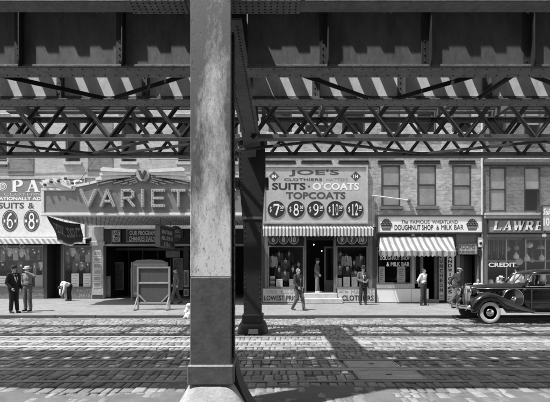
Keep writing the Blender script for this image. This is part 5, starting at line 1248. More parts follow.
    # --- hat
    if hat:
        hc = hd + hu * .072 - hf * .006; hm = MB()
        if hat == 'cap':
            hm.ell(hc + hu * .02 + hf * .01, (.112, .125, .042), HB); hm.ell(hc - hu * .004, (.086, .104, .035), HB); hm.ell(hc + hf * .12 - hu * .006, (.075, .06, .010), HB)
        else:
            for (r, z) in ((1, 0),): pass
            prof = [(.082, -.012), (hatbrim, -.006), (hatbrim + .004, .003), (.090, .006), (.088, .04), (.082, .085), (.070, .098), (.03, .090)] if hat == 'fedora' else [(.082, -.010), (hatbrim, -.004), (hatbrim, .006), (.090, .008), (.088, .075), (.082, .082), (.02, .083)]
            tmp = MB().lathe(prof, (0, 0, 0), 'z', 22, .90, 1.12); hm.add([hc + HB @ V(v) for v in tmp.v], tmp.f)
            bd = MB(); tm = MB().lathe([(.0895, .008), (.0905, .034), (.088, .034), (.088, .008)], (0, 0, 0), 'z', 22, .91, 1.13); bd.add([hc + HB @ V(v) for v in tm.v], tm.f); local(bd.build('hat_band', 'cloth_black', None, True), t)
        local(hm.build('hat', hatm, None, True), t)
    if extra: extra(t, p)
    return t
def ground_at(px, fy, z=SW): Y = GY(fy, z); return (PX(px, Y), Y, z)
# local frames: a figure faces the street (-Y) when unturned
person('stout man in dark suit and dark hat facing the straw-hatted man', ground_at(13.6, 313), R(70), dict(wrL=(.23, -.12, .9), elR=(-.25, .04, 1.12), wrR=(-.20, -.14, .92), kneeR=(-.1, -.03, .49), ankL=(.1, -.06, .09)),
       'jacket', 'cloth_black', 'cloth_black', 'fedora', 'felt_dark', belly=1.35, shirt='cloth_white', scale=1.04, hatbrim=.14)
person('man in straw hat and pale shirt with one hand raised to his brow', ground_at(27.6, 311.2), R(-12), dict(elL=(.36, -.06, 1.36), wrL=(.16, -.17, 1.50), palmL=(0, 0, -1), elR=(-.26, .04, 1.14), wrR=(-.24, -.05, .88), kneeL=(.12, -.02, .49), ankL=(.14, .0, .09), curl=.3),
       'shirt', 'cloth_grey', 'cloth_mid', 'boater', 'straw', scale=1.03, hatbrim=.15)
person('man in white shirt bent double in front of the pants shop', ground_at(68.3, 300.6), R(-35), dict(pelvis=(0, .10, .86), chest=(.0, -.22, .98), neck=(0, -.38, .86), head=(0, -.47, .76), face=(0, -.45, -.9), hipL=(.09, .09, .84), hipR=(-.09, .09, .84), kneeL=(.1, .02, .46), kneeR=(-.1, .04, .46), ankL=(.11, .08, .09), ankR=(-.11, .06, .09),
       shL=(.18, -.30, .92), shR=(-.18, -.30, .92), elL=(.2, -.36, .66), wrL=(.12, -.40, .42), elR=(-.2, -.36, .66), wrR=(-.1, -.42, .42)), 'shirt', 'cloth_white', 'cloth_black', scale=.95)
person('man in grey suit stepping left behind the propped display board', ground_at(176.3, 303.8), R(-78), dict(hipL=(.09, 0, .9), kneeL=(.1, -.14, .5), ankL=(.1, -.20, .09), kneeR=(-.1, .05, .5), ankR=(-.1, .22, .12), toeR=(0, -1, -.25), elL=(.24, .10, 1.14), wrL=(.22, .06, .9), elR=(-.24, -.02, 1.13), wrR=(-.22, -.16, .92), head=(0, -.05, 1.59)),
       'jacket', 'cloth_mid', 'cloth_mid', 'fedora', 'felt_dark', hairm='hair_grey', shirt='cloth_white', scale=1.02)
person('bareheaded man in dark jacket striding right past the tailor', ground_at(298, 310.2), R(48), dict(pelvis=(0, 0, .93), kneeL=(.1, -.16, .5), ankL=(.1, -.22, .10), kneeR=(-.09, -.02, .47), ankR=(-.09, .22, .11), toeR=(0, -1, -.2), elL=(.25, .06, 1.14), wrL=(.23, .10, .90), elR=(-.25, -.02, 1.14), wrR=(-.22, -.18, .96), chest=(0, -.02, 1.28)),
       'jacket', 'cloth_dark', 'cloth_mid', hairm='hair_grey', shirt='cloth_pale', scale=1.0)
zs = PZ(292.8, YW)
person('man in hat standing on the top step of the tailor doorway', (PX(317, YW + .1), YW + .1, zs), R(75), dict(elL=(.22, .05, 1.12), wrL=(.20, -.10, .93), elR=(-.22, .05, 1.12), wrR=(-.18, -.12, .93), ankL=(.1, -.06, .09)),
       'jacket', 'cloth_mid', 'cloth_grey', 'fedora', 'felt_dark', shoes='cloth_white', scale=1.0)
def bag(t, p):
    m_ = MB().bbox(-.17, .15, -.24, -.14, .80, 1.06, .03); b = m_.build('folded_coat', 'cloth_black'); local(b, t)
person('man in open jacket and hat holding a folded coat by the tailor window', ground_at(363, 304.6), R(8), dict(elL=(.27, .0, 1.15), wrL=(.12, -.2, 1.04), elR=(-.27, .0, 1.14), wrR=(-.10, -.2, 1.04), head=(0, -.04, 1.59), face=(0, -.9, -.35), curl=1.0, ankL=(.12, .02, .09), ankR=(-.12, .02, .09)),
       'jacket', 'cloth_mid', 'cloth_dark', 'fedora', 'felt_dark', shirt='cloth_white', scale=1.06, extra=bag)
person('man in white short-sleeved shirt, hands behind his back, by the doughnut shop', ground_at(423.4, 305.4), R(38), dict(elL=(.26, .12, 1.15), wrL=(.08, .17, .98), elR=(-.26, .12, 1.15), wrR=(-.06, .18, .96), palmL=(0, 1, 0), palmR=(0, 1, 0), face=(.35, -1, 0), ankL=(.12, -.02, .09), ankR=(-.12, .04, .09)),
       'shirt', 'cloth_white', 'cloth_dark', sleeves='short', scale=1.0, belly=1.1)
person('man in pale flat cap and dark jacket walking behind the car bonnet', ground_at(456, 305.4), R(96), dict(kneeL=(.1, -.10, .5), ankL=(.1, -.05, .09), kneeR=(-.1, .08, .5), ankR=(-.1, .36, .16), toeR=(0, -1, -.5), chest=(0, -.07, 1.28), neck=(0, -.10, 1.46), head=(0, -.15, 1.58), shL=(.185, -.06, 1.40), shR=(-.185, -.06, 1.40), elL=(.25, .10, 1.15), wrL=(.22, .22, .96), elR=(-.25, -.02, 1.13), wrR=(-.22, -.14, .92), face=(0, -1, -.2)),
       'jacket', 'cloth_dark', 'cloth_mid', 'cap', 'felt_pale', scale=1.02)
yb_ = 18.6
person('man in white shirt and dark hat looking into the lamp shop window', (PX(517, yb_), yb_, SW), R(200), dict(elL=(.26, -.05, 1.15), wrL=(.1, -.2, 1.1), elR=(-.27, 0, 1.14), wrR=(-.12, -.2, 1.05)), 'shirt', 'cloth_white', 'cloth_mid', 'fedora', 'felt_dark', scale=1.03)
person('woman in wide white hat standing behind the car bonnet', (PX(500.6, 18.2), 18.2, SW), R(30), {}, 'shirt', 'cloth_pale', 'cloth_mid', 'boater', 'straw', scale=.80, skirt=True, hatbrim=.17)
person('fair-haired child in a white shirt behind the car radiator', (PX(478, 18.6), 18.6, SW), R(-20), {}, 'shirt', 'cloth_white', 'cloth_mid', hairm='hair_grey', scale=.73)
# white bundle at the kerb, half hidden by the near pillar
yq = YK - .12; bx = PX(189.5, yq)
bn_ = MB(); random.seed(3)
for i in range(26):
    a = random.uniform(0, 6.28); z = random.uniform(.06, .5); r = .13 * (1 - (z / .62) ** 2) + .02
    bn_.ell((bx + r * math.cos(a), yq + r * .7 * math.sin(a), z), (random.uniform(.05, .09), random.uniform(.05, .08), random.uniform(.05, .11)), None, 8, 6)
bn_.cap((bx, yq, .1), (bx + .02, yq, .45), .13, .09); bn_.ell((bx - .16, yq - .05, .03), (.07, .05, .028))
o = link('cloth_bundle', blend(bn_, 'cloth_bundle', 'cloth_white', .016, 2)); tag(o, 'lumpy white bundle standing in the gutter beside the near pillar', 'bundle')

# ------------------------------------------------------------------ display boards on the sidewalk
def easel(label, x0, x1, y0, y1, z=SW, back=True, tilt=.0):
    Y = GY(y1, z); t = thing('display_board', label, 'board', (PX((x0 + x1) / 2, Y), Y, z))
    X0_, X1_, Z1 = PX(x0, Y), PX(x1, Y), PZ(y0, Y)
    MB().bbox(X0_ + .06, X1_ - .06, Y + .01, Y + .04, z + .32, Z1 - .06, .005).build('panel', 'wood_board' if back else 'trim_pale', t)
    for xa in (X0_, X1_ - .07): MB().bbox(xa, xa + .07, Y - .04, Y + .05, z, Z1, .008).build('stile', 'wood_pale', t)
    for za in (z + .24, z + (Z1 - z) * .60, Z1 - .075): MB().bbox(X0_ + .071, X1_ - .071, Y - .035, Y + .009, za, za + .07, .008).build('rail', 'wood_pale', t)
    if back:
        for s, xa in ((1, X0_ + .07), (-1, X1_ - .07)): MB().beam((xa, Y - .02, z + .62), (xa + s * .3, Y - .02, z + .31), .03, .06).build('brace', 'wood_pale', t)
        for xa in (X0_ + .02, X1_ - .05): MB().beam((xa, Y - .03, z + .02), (xa, Y - .5, z + .02), .05, .05).build('foot', 'wood_pale', t); 
        for xa in (X0_ + .02, X1_ - .05): MB().beam((xa, Y - .05, z + .5), (xa, Y - .48, z + .05), .04, .04).build('strut', 'wood_pale', t)
    return t, Y, X0_, X1_, Z1
easel('wooden back of a tall braced display board standing on the sidewalk', 137.2, 170.2, 266.6, 309.6)
t, Y, a, b, Z1 = easel('pale framed poster board standing deeper in front of the theatre lobby', 131.2, 168, 262, 301.2, back=False)
MB().bbox(a + .14, b - .14, Y - .02, Y + .0, SW + .5, Z1 - .2, .004).build('poster', 'poster_print', t)
MB().prism([(a + .1, Z1), (a + .3, Z1 + .1), ((a + b) / 2, Z1 + .14), (b - .3, Z1 + .1), (b - .1, Z1)], Y - .02, Y + .03).build('crest', 'wood_pale', t)
y = YL - .08
t = thing('poster_case', 'narrow poster case standing inside the lobby by the stills pier', 'poster', (lx(107.5), y, SW)); panel(105, 111, 276, 297, YL + .3, .08, 'trim_mid', 'case', t); panel(106, 110, 278, 295, YL + .215, .01, 'poster_print', 'poster', t)

# ------------------------------------------------------------------ goods in the shop windows
def make_form(m):                                        # tailor's form: jacket on a stand with shirt front
    r = bpy.data.objects.new('dress_form', None); COL.objects.link(r)
    b = MB(); b.ell((0, 0, .30), (.19, .12, .26)); b.ell((0, 0, .08), (.175, .12, .14)); b.cap((-.16, 0, .46), (.16, 0, .46), .065, .065)
    for s in (-1, 1): b.cap((s * .2, 0, .45), (s * .235, .01, .12), .062, .05); b.cap((s * .235, .01, .12), (s * .215, -.03, -.08), .05, .042)
    local(link('jacket', blend(b, 'jacket', m, .018, 3)), r)
    f = MB(); f.prism([(-.06, .52), (.06, .52), (.05, .40), (0, .2), (-.05, .40)], -.145, -.09); local(f.build('shirt_front', 'cloth_white'), r)
    f = MB().cap((0, -.15, .47), (0, -.155, .24), .014, .018, 6); local(f.build('tie', 'cloth_black', None, True), r)
    f = MB().cap((0, 0, .5), (0, 0, .60), .05, .05, 8); local(f.build('neck_block', 'trim_mid', None, True), r)
    f = MB().tube([(0, 0, .05), (0, 0, -.25)], .02, 6).lathe([(.11, -.27), (.11, -.25), (.03, -.24)], (0, 0, 0), 'z', 12); local(f.build('stand', 'trim_black'), r)
    return r
protos_f = {}
def form(px, py, dy, m, sc, label, group):               # py: row of the collar
    Y = YW + .12 + dy * .75; z = PZ(py, Y) - .52 * sc
    if m in protos_f: r = copy_tree(protos_f[m])
    else: r = protos_f[m] = make_form(m)
    r.location = (PX(px, Y), Y, z); r.scale = (sc,) * 3; r.rotation_euler = (0, 0, random.uniform(-.3, .3)); tag(r, label, 'dress form', group)
G1, G2 = 'suits on forms in the left tailor window', 'suits on forms in the right tailor window'
LF = [(272.4, 256.4, .5, 'cloth_pale', 1.0, 'pale suit jacket on a form at the far left of the left tailor window'), (279.2, 268, .4, 'cloth_dark', .95, 'dark jacket on a low form above the left window card'), (285.4, 260, .7, 'cloth_mid', .95, 'dark suit jacket in the middle row centre of the left tailor window'),
      (285.2, 271.6, .3, 'cloth_mid', .85, 'low jacket form between the two cards of the left tailor window'), (292.9, 267.6, .4, 'cloth_black', 1.0, 'black jacket with bright shirt above the right card, left window'), (289.3, 252.6, .9, 'cloth_dark', .9, 'jacket highest at the right in the left tailor window'),
      (279, 252.8, .9, 'cloth_mid', .9, 'jacket highest at the left centre of the left tailor window'), (298.3, 263.5, .7, 'cloth_dark', .9, 'dark jacket at the right edge of the left tailor window')]
for q in LF: form(*q, G1)
RF = [(346.5, 256, .5, 'cloth_pale', 1.0, 'pale jacket on a form high in the right tailor window'), (347.2, 267, .35, 'cloth_dark', .95, 'dark jacket below the pale one in the right tailor window'), (360.4, 256, .5, 'cloth_mid', 1.0, 'jacket high above the man with the folded coat'),
      (354.2, 261.5, .7, 'cloth_dark', .9, 'dark jacket at the centre of the right tailor window'), (339.6, 266, .5, 'cloth_grey', .85, 'grey jacket at the door side of the right tailor window'), (355, 271.5, .3, 'cloth_mid', .8, 'low jacket form above the right-hand card, right window'), (340.4, 253, .9, 'cloth_mid', .85, 'jacket highest at the door side of the right tailor window')]
for q in RF: form(*q, G2)
random.seed(11)
for x0, x1, y0, y1, lab in ((276.2, 282.6, 279, 287.6, 'left of two pale price cards in the left tailor window'), (289.3, 296, 279, 287.6, 'right of two pale price cards in the left tailor window'), (337.3, 341.6, 278, 287.4, 'narrow pale card by the door in the right tailor window'), (343.4, 349.8, 276.8, 287.4, 'middle of three pale cards in the right tailor window'), (351.6, 357.4, 276.8, 287.4, 'right of three pale cards in the right tailor window')):
    Y = YW + .1; t = thing('price_card', lab, 'card', (PX((x0 + x1) / 2, Y), Y, PZ(288, YW) + .004)); panel(x0, x1, y0, y1, Y, .02, 'white_dirty', 'card', t)
    for k in range(4): MB().box(PX(x0 + 1, Y), PX(x1 - 1 - (k % 2), Y), Y - .024, Y - .02, PZ(y0 + 1.6 + k * 1.8, Y), PZ(y0 + 1.1 + k * 1.8, Y)).build('print', 'ink_faded', t)
    MB().beam((PX((x0 + x1) / 2, Y), Y + .002, PZ(y0 + 1, Y)), (PX((x0 + x1) / 2, Y), Y + .15, PZ(288, YW) + .01), .03, .01).build('prop', 'trim_mid', t)
for k in range(7):
    Y = YW + .25; z = PZ(288, YW) + .002 + k * .085
    tag(MB().bbox(PX(270, Y), PX(275, Y), Y, Y + .3, z, z + .08, .02).build('folded_shirt', ('cloth_white', 'cloth_grey', 'cloth_pale')[k % 3]), ('bottom' if k == 0 else 'topmost' if k == 6 else ['', 'second', 'third', 'fourth', 'fifth', 'sixth'][k]) + (' folded shirt' if k in (0, 6) else ' folded shirt from the bottom') + ' in the stack in the left tailor window', 'shirt', 'folded shirts in the left tailor window')
# trousers and shirts hung in the pants shop
def garment(kind, m):
    r = bpy.data.objects.new(kind, None); COL.objects.link(r)
    if kind == 'trousers':
        b = MB()
        for s in (-1, 1): b.loft([[(s * .075 + a * w, c * .045 + .02 * math.sin(z * 9), z) for a, c in ((-1, -1), (1, -1), (1, 1), (-1, 1))] for w, z in ((.08, 0), (.078, -.3), (.068, -.72))])
        local(b.build('legs', m), r); local(MB().bbox(-.16, .16, -.05, .05, -.03, .05, .015).build('waistband', m), r)
    else:
        b = MB(); b.ell((0, 0, -.2), (.17, .07, .3)); b.cap((-.14, 0, .02), (.14, 0, .02), .05, .05)
        for s in (-1, 1): b.cap((s * .16, 0, 0), (s * .25, 0, -.3), .055, .05)
        local(link('shirt_body', blend(b, 'shirt_body', m, .02, 2)), r); local(MB().bbox(-.06, .06, -.075, -.03, 0, .08, .02).build('collar', 'cloth_white'), r)
    local(MB().tube([(-.14, 0, .05), (0, 0, .14), (.14, 0, .05)], .008, 5).build('hanger', 'brass'), r); local(MB().bbox(.02, .13, -.10, -.09, -.22, -.10, .004).build('price_tag', 'white_paint'), r); return r
gp_ = {}
spots = [(-8, 249, 't', 'at the left photo edge'), (3.6, 250, 't', 'above the stout man'), (9.6, 249, 's', 'behind the stout man'), (15.6, 249, 't', 'between the heads of the two talking men'), (21.6, 250, 's', 'just above the straw hat'), (27.6, 249, 't', 'above the raised hand'), (33.4, 250, 's', 'right of the straw hat'), (39.4, 249, 't', 'highest beside the shop door'),
         (1.6, 262, 's', 'low at the left photo edge'), (20.4, 263, 't', 'low between the two talking men'), (35.2, 264, 't', 'low right of the raised elbow'), (40.6, 263, 's', 'low beside the shop door'),
         (67.2, 251, 't', 'high above the bent man'), (72.2, 249, 's', 'high, second right of the shop door'), (77.4, 251, 't', 'high above the left white card'), (82.6, 249, 's', 'high between the two white cards'), (88, 251, 't', 'high, nearest the stills pier'),
         (68.4, 264, 's', 'low above the bent man'), (75.4, 262, 't', 'low above the left white card'), (81.6, 263, 's', 'low between the two white cards'), (87.6, 262, 't', 'low, nearest the stills pier')]
for i, (px, py, k, w) in enumerate(spots):
    kind = 'trousers' if k == 't' else 'shirt'; m = ('cloth_mid', 'cloth_pale', 'cloth_grey', 'cloth_dark', 'cloth_white')[(i * 2 + i // 4) % 5]
    r = copy_tree(gp_[kind, m]) if (kind, m) in gp_ else gp_.setdefault((kind, m), garment(kind, m))
    Y = YL + .22 + .16 * (i % 3); r.location = P(px, py, Y); r.rotation_euler = (0, random.uniform(-.06, .06), random.uniform(-.5, .5)); r.scale = (.92,) * 3
    tag(r, kind + ' hung in the pants shop window ' + w, kind, kind + ' hung in the pants shop windows')
tr = thing('display_rail', 'thin rails carrying trousers inside the pants shop windows', 'rail', (lx(30), YL + .5, 3.1))
for a, b in ((-29, 43), (65, 91)):
    for k, z in ((0, 3.12), (1, 3.12), (2, 3.12), (0, 2.34), (1, 2.34), (2, 2.34)): MB().tube([(lx(a), YL + .22 + .16 * k, z), (lx(b), YL + .22 + .16 * k, z)], .01, 5).build('rail', 'brass', tr)
for x0, x1, y0, y1, lab in ((71.5, 79, 273.4, 288, 'left of two white cards in the window beside the stills pier'), (83.4, 91.2, 273.4, 288, 'right of two white cards in the window beside the stills pier'), (35, 43, 275, 287.6, 'grey card in the window right of the straw-hatted man'), (-6, 8.5, 276, 287.6, 'white sheet in the window at the left photo edge')):
    Y = YL + .12; t = thing('price_card', lab, 'card', (PX((x0 + x1) / 2, Y), Y, PZ(287.6, YL) + .004)); panel(x0, x1, y0, y1, Y, .02, 'white_paint' if x0 != 35 else 'sign_grey', 'card', t)
    for k in range(4): MB().box(PX(x0 + 1.2, Y), PX(x1 - 1.2 - (k % 2), Y), Y - .024, Y - .02, PZ(y0 + 2.6 + k * 2.6, Y), PZ(y0 + 2 + k * 2.6, Y)).build('print', 'ink_faded', t)
# lamps hung in the right-hand shop
def lamp(px, py, kind, label, drop=2.0):
    Y = YW + .45 + random.uniform(0, .5); c = P(px, py, Y); t = thing('hanging_lamp', label, 'lamp', c, group='lamps hung in the lamp shop window')
    if kind == 'drop': MB().lathe([(.03, .16), (.05, .1), (.13, -.02), (.15, -.1), (.12, -.18), (.04, -.22)], c, 'z', 16).build('shade', 'white_dirty', t, True)
    elif kind == 'cone': MB().lathe([(.05, .12), (.09, .1), (.22, -.1), (.215, -.11), (.06, .09)], c, 'z', 18).build('shade', 'sign_pale', t, True)
    elif kind == 'globe': MB().ell(c, (.17, .17, .16)).build('shade', 'white_dirty', t, True)
    elif kind == 'plate': MB().lathe([(.2, 0), (.19, -.03), (.05, -.04)], c, 'y', 20).build('plate', 'sign_pale', t, True)
    else:
        MB().lathe([(.0, 0), (.12, 0), (.13, .03), (.12, .07), (.0, .07)], c + V((0, -.03, -.1)), 'y', 16).build('body', 'wood_pale', t, True); MB().bbox(c.x - .022, c.x + .022, c.y - .03, c.y, c.z, c.z + .42, .006).build('neck', 'trim_mid', t)
    MB().tube([c + V((0, 0, .08)), (c.x, c.y, 3.4)], .008, 5).build('chain', 'brass', t)
for q in ((516, 255, 'drop', 'white drop-shaped lamp hung at the centre of the lamp shop window'), (516.6, 246, 'neck', 'small banjo hung above the white drop-shaped lamp'), (519, 261.5, 'plate', 'round pale plate hung just above the car windscreen'), (529.5, 245, 'globe', 'round globe lamp right of the hanging banjo'),
          (540.5, 247, 'cone', 'wide pale lampshade near the projecting sign'), (527, 257, 'drop', 'pale drop lamp left of the car roof'), (532, 258.5, 'neck', 'small banjo hung over the car roof'), (541.5, 256.5, 'drop', 'drop lamp below the wide lampshade'), (508, 247, 'neck', 'banjo at the left mullion of the lamp shop window'), (560, 250, 'cone', 'lampshade beyond the right photo edge')): lamp(*q)
for i in range(8):
    px = 489 + i * 2.3; t = thing('hanging_strap', ['first', 'second', 'third', 'fourth', 'fifth', 'sixth', 'seventh', 'eighth'][i] + ' strap from the left in the lamp shop window', 'strap', P(px, 260, YW + .4), group='straps hung in the lamp shop window')
    MB().tube([P(px, 240, YW + .4), P(px + .3 * math.sin(i), 255 + 4 * math.sin(i * 2.1), YW + .4)], .03, 6).build('strap', ('cloth_grey', 'cloth_mid')[i % 2], t); MB().tube([P(px, 240, YW + .4), (PX(px, YW + .4), YW + .4, 3.4)], .006, 4).build('cord', 'trim_black', t)

# table lamps and vases on the bed of the lamp shop window
zb0 = PZ(292, YW) + .003
for i, (px, h, k) in enumerate(((490.6, .62, 0), (494.8, .45, 1), (498.4, .75, 0), (503.6, .5, 1), (508.2, .68, 0), (512, .42, 1), (521.5, .8, 0), (528.5, .95, 0), (536.5, .8, 1), (543, .95, 0))):
    Y = YW + .35 + .2 * (i % 2); c = V((PX(px, Y), Y, zb0)); nth = ['first', 'second', 'third', 'fourth', 'fifth', 'sixth', 'seventh', 'eighth', 'ninth', 'tenth'][i]
    t = thing('table_lamp' if k == 0 else 'vase', ('pale table lamp' if k == 0 else 'pale vase') + ' standing ' + nth + ' from the left in the lamp shop window', 'lamp' if k == 0 else 'vase', c, group='lamps and vases on the lamp shop window bed')
    if k == 0:
        MB().lathe([(.09, 0), (.09, .02), (.03, .05), (.05, h * .3), (.02, h * .55)], c, 'z', 14).build('lamp_base', 'trim_pale', t, True)
        MB().lathe([(.17, h * .55), (.10, h), (.095, h), (.165, h * .55)], c, 'z', 16).build('lamp_shade', 'white_dirty', t, True)
    else:
        MB().lathe([(.07, 0), (.12, h * .35), (.10, h * .6), (.05, h * .8), (.08, h)], c, 'z', 16).build('vessel', 'white_dirty', t, True)
        MB().lathe([(.085, h), (.09, h + .012), (.06, h + .014)], c, 'z', 16).build('rim', 'trim_pale', t, True)
# ------------------------------------------------------------------ parked sedan of the 1930s, nose to the left
CX, CYC = 6.22, 14.5                                     # front bumper, centre line
car = thing('parked_car', 'glossy black old sedan with whitewall tyres parked at the kerb', 'car', (CX + 2.5, CYC, 0))
def cv(u, y, z): return (CX + u, CYC + y, z)
def se(hw, z0, z1, n=18, e=.42, u=0.0, crown=0.0):      # rounded section, y from -hw to hw
    out = []
    for k in range(n):
        a = 2 * math.pi * k / n; c, s = math.cos(a), math.sin(a)
        out.append(cv(u, hw * abs(c) ** e * (1 if c > 0 else -1), (z0 + z1) / 2 + (z1 - z0) / 2 * abs(s) ** e * (1 if s > 0 else -1)))
    return out
hood = MB().loft([se(w, a, b, 22, .5, u) for u, w, a, b in ((.42, .235, .52, 1.16), (.50, .27, .50, 1.22), (.8, .34, .48, 1.25), (1.2, .42, .46, 1.275), (1.6, .52, .44, 1.295), (1.98, .63, .42, 1.30), (2.1, .66, .42, 1.27))])
hood.build('bonnet', 'car_black', car, True)
lower = MB().loft([se(w, a, b, 22, .33, u) for u, w, a, b in ((1.95, .63, .36, 1.20), (2.15, .69, .34, 1.21), (2.6, .73, .33, 1.21), (3.3, .75, .33, 1.20), (4.0, .74, .34, 1.18), (4.5, .66, .40, 1.14), (4.9, .52, .48, 1.05), (5.08, .34, .55, .9))])
lower.build('body', 'car_black', car, True)
def outline(u0, u1, hw, z, n=28, e=.38):
    return [cv((u0 + u1) / 2 + (u1 - u0) / 2 * abs(math.cos(a)) ** e * (1 if math.cos(a) > 0 else -1), hw * abs(math.sin(a)) ** e * (1 if math.sin(a) > 0 else -1), z) for a in [2 * math.pi * k / n for k in range(n)]]
MB().loft([outline(2.30, 4.55, .60, 1.60), outline(2.30, 4.52, .605, 1.64), outline(2.38, 4.42, .585, 1.70), outline(2.55, 4.2, .50, 1.755), outline(2.85, 3.9, .33, 1.785), outline(3.15, 3.6, .12, 1.79)]).build('roof', 'car_black', car, True)
MB().loft([outline(4.1, 4.72, .66, 1.15, e=.6), outline(4.1, 4.66, .64, 1.35, e=.6), outline(4.1, 4.56, .60, 1.62, e=.6)]).build('rear_quarter', 'car_black', car, True)
for s in (-1, 1):
    MB().tube([cv(1.98, s * .60, 1.20), cv(2.13, s * .595, 1.40), cv(2.30, s * .575, 1.63)], [.034, .03, .034], 8).build('pillar', 'car_black', car, True)
    MB().tube([cv(3.2, s * .70, 1.18), cv(3.2, s * .66, 1.40), cv(3.2, s * .60, 1.63)], .045, 8).build('pillar', 'car_black', car, True)
    for u0, u1, t0, t1 in ((2.06, 3.17, 2.36, 3.17), (3.24, 4.16, 3.24, 4.12)):
        q = [cv(u0, s * .665, 1.21), cv(u1, s * .69, 1.21), cv(t1, s * .592, 1.61), cv(t0, s * .585, 1.61)]
        g = MB().add(q + [(x, y - s * .006, z) for x, y, z in q], [(0, 1, 2, 3), (7, 6, 5, 4), (0, 4, 5, 1), (1, 5, 6, 2), (2, 6, 7, 3), (3, 7, 4, 0)]).build('side_window', 'glass_clear', car)
        c = [sum(p[i] for p in q) / 4 for i in range(3)]; MB().tube([V(p) for p in q], .016, 6, True).build('window_trim', 'chrome' if s < 0 else 'car_black', g)
    MB().tube([cv(u, s * (w + .012), z) for u, w, z in ((.6, .30, 1.12), (1.2, .44, 1.13), (1.9, .61, 1.14), (2.5, .735, 1.14), (3.3, .76, 1.13), (4.2, .74, 1.1))], .012, 6).build('belt_moulding', 'chrome', car, True)
wq = [cv(1.99, -.58, 1.24), cv(1.99, .58, 1.24), cv(2.31, .56, 1.62), cv(2.31, -.56, 1.62)]
MB().add(wq + [(x + .006, y, z) for x, y, z in wq], [(0, 1, 2, 3), (7, 6, 5, 4), (0, 4, 5, 1), (1, 5, 6, 2), (2, 6, 7, 3), (3, 7, 4, 0)]).build('windscreen', 'glass_clear', car)
MB().tube([cv(1.965, 0, 1.24), cv(2.29, 0, 1.63)], .016, 6).build('windscreen_bar', 'chrome', car)
# front wing, near and far: barrel section swept over the wheel and back to the running board
WU, WR = .80, .365
def wing(s):
    secs = []
    path = [(.20, .50, .50), (.24, .66, .60), (.36, .83, .80), (.55, .95, .93), (.80, 1.00, 1.0), (1.05, .96, 1.0), (1.3, .85, 1.0), (1.6, .71, 1.0), (1.9, .58, .98), (2.15, .49, .94), (2.32, .44, .9)]
    for u, z, k in path:
        du = u - WU; ar = WR + .05; lip = .40 + math.sqrt(max(0, ar * ar - du * du)) - .04 if abs(du) < ar else .36
        lip = min(lip, z - .06); lip = max(lip, .34)
        yi, yo = .34, .87 * (.90 + .1 * k)
        pr = [(yi, z - .10), (yi + .08, z - .02), ((yi + yo) / 2, z + .03), (yo - .09, z - .005), (yo - .02, z - .07), (yo, (z - .09 + lip) / 2), (yo - .01, lip), (yo - .035, lip), (yo - .04, (z - .1 + lip) / 2), (yo - .1, z - .06), ((yi + yo) / 2, z - .02), (yi, z - .13)]
        secs.append([cv(u, s * a, b) for a, b in pr])
    MB().loft(secs).build('front_wing', 'car_black', car, True)
    secs = []
    for u, z, k in ((3.55, .42, .8), (3.68, .62, .92), (3.9, .82, 1), (4.2, .88, 1), (4.5, .82, .98), (4.8, .64, .9), (5.0, .45, .8)):
        du = u - 4.2; ar = WR + .02; lip = max(.34, min(.36 + math.sqrt(max(0, ar * ar - du * du)) - .1 if abs(du) < ar else .36, z - .06)); yi, yo = .55, .88 * (.88 + .12 * k)
        pr = [(yi, z), ((yi + yo) / 2, z + .05), (yo - .06, z - .01), (yo, (z + lip) / 2), (yo - .01, lip), (yo - .04, lip), (yo - .05, (z + lip) / 2), ((yi + yo) / 2, z - .03), (yi, z - .06)]
        secs.append([cv(u, s * a, b) for a, b in pr])
    MB().loft(secs).build('rear_wing', 'car_black', car, True)
    MB().bbox(CX + 2.2, CX + 3.7, CYC + min(s * .60, s * .86), CYC + max(s * .60, s * .86), .33, .375, .012).build('running_board', 'rubber', car)
    MB().bbox(CX + 2.2, CX + 3.7, CYC + min(s * .861, s * .875), CYC + max(s * .861, s * .875), .34, .37, .004).build('running_board_trim', 'chrome', car)
for s in (-1, 1): wing(s)
def wheel(u, y, z, s, r=WR, name='wheel'):
    c = V(cv(u, y, z)); w = MB().lathe([(r - .14, -.055), (r - .05, -.075), (r - .012, -.06), (r, -.03), (r, .03), (r - .012, .06), (r - .05, .075), (r - .14, .055)], c, 'y', 36).build(name, 'rubber', car, True)
    MB().lathe([(r - .022, .0), (r - .035, -.010), (r - .130, -.010), (r - .142, .0)], c + V((0, s * .079, 0)) if s < 0 else c + V((0, .087, 0)), 'y', 36).build('whitewall', 'whitewall', w, True)
    MB().lathe([(r - .13, 0), (r - .14, s * .02), (.12, s * .012), (.11, -s * .02)], c + V((0, s * .055, 0)), 'y', 30).build('rim', 'car_black', w, True)
    MB().lathe([(.135, 0), (.13, s * .03), (.09, s * .055), (.01, s * .062)], c + V((0, s * .06, 0)), 'y', 24).build('hubcap', 'chrome', w, True)
    MB().lathe([(r - .15, .0), (.1, .0)], c, 'y', 24).build('disc', 'car_black', w); return w
for s in (-1, 1): wheel(WU, s * .72, WR, s); wheel(4.2, s * .70, WR, s)
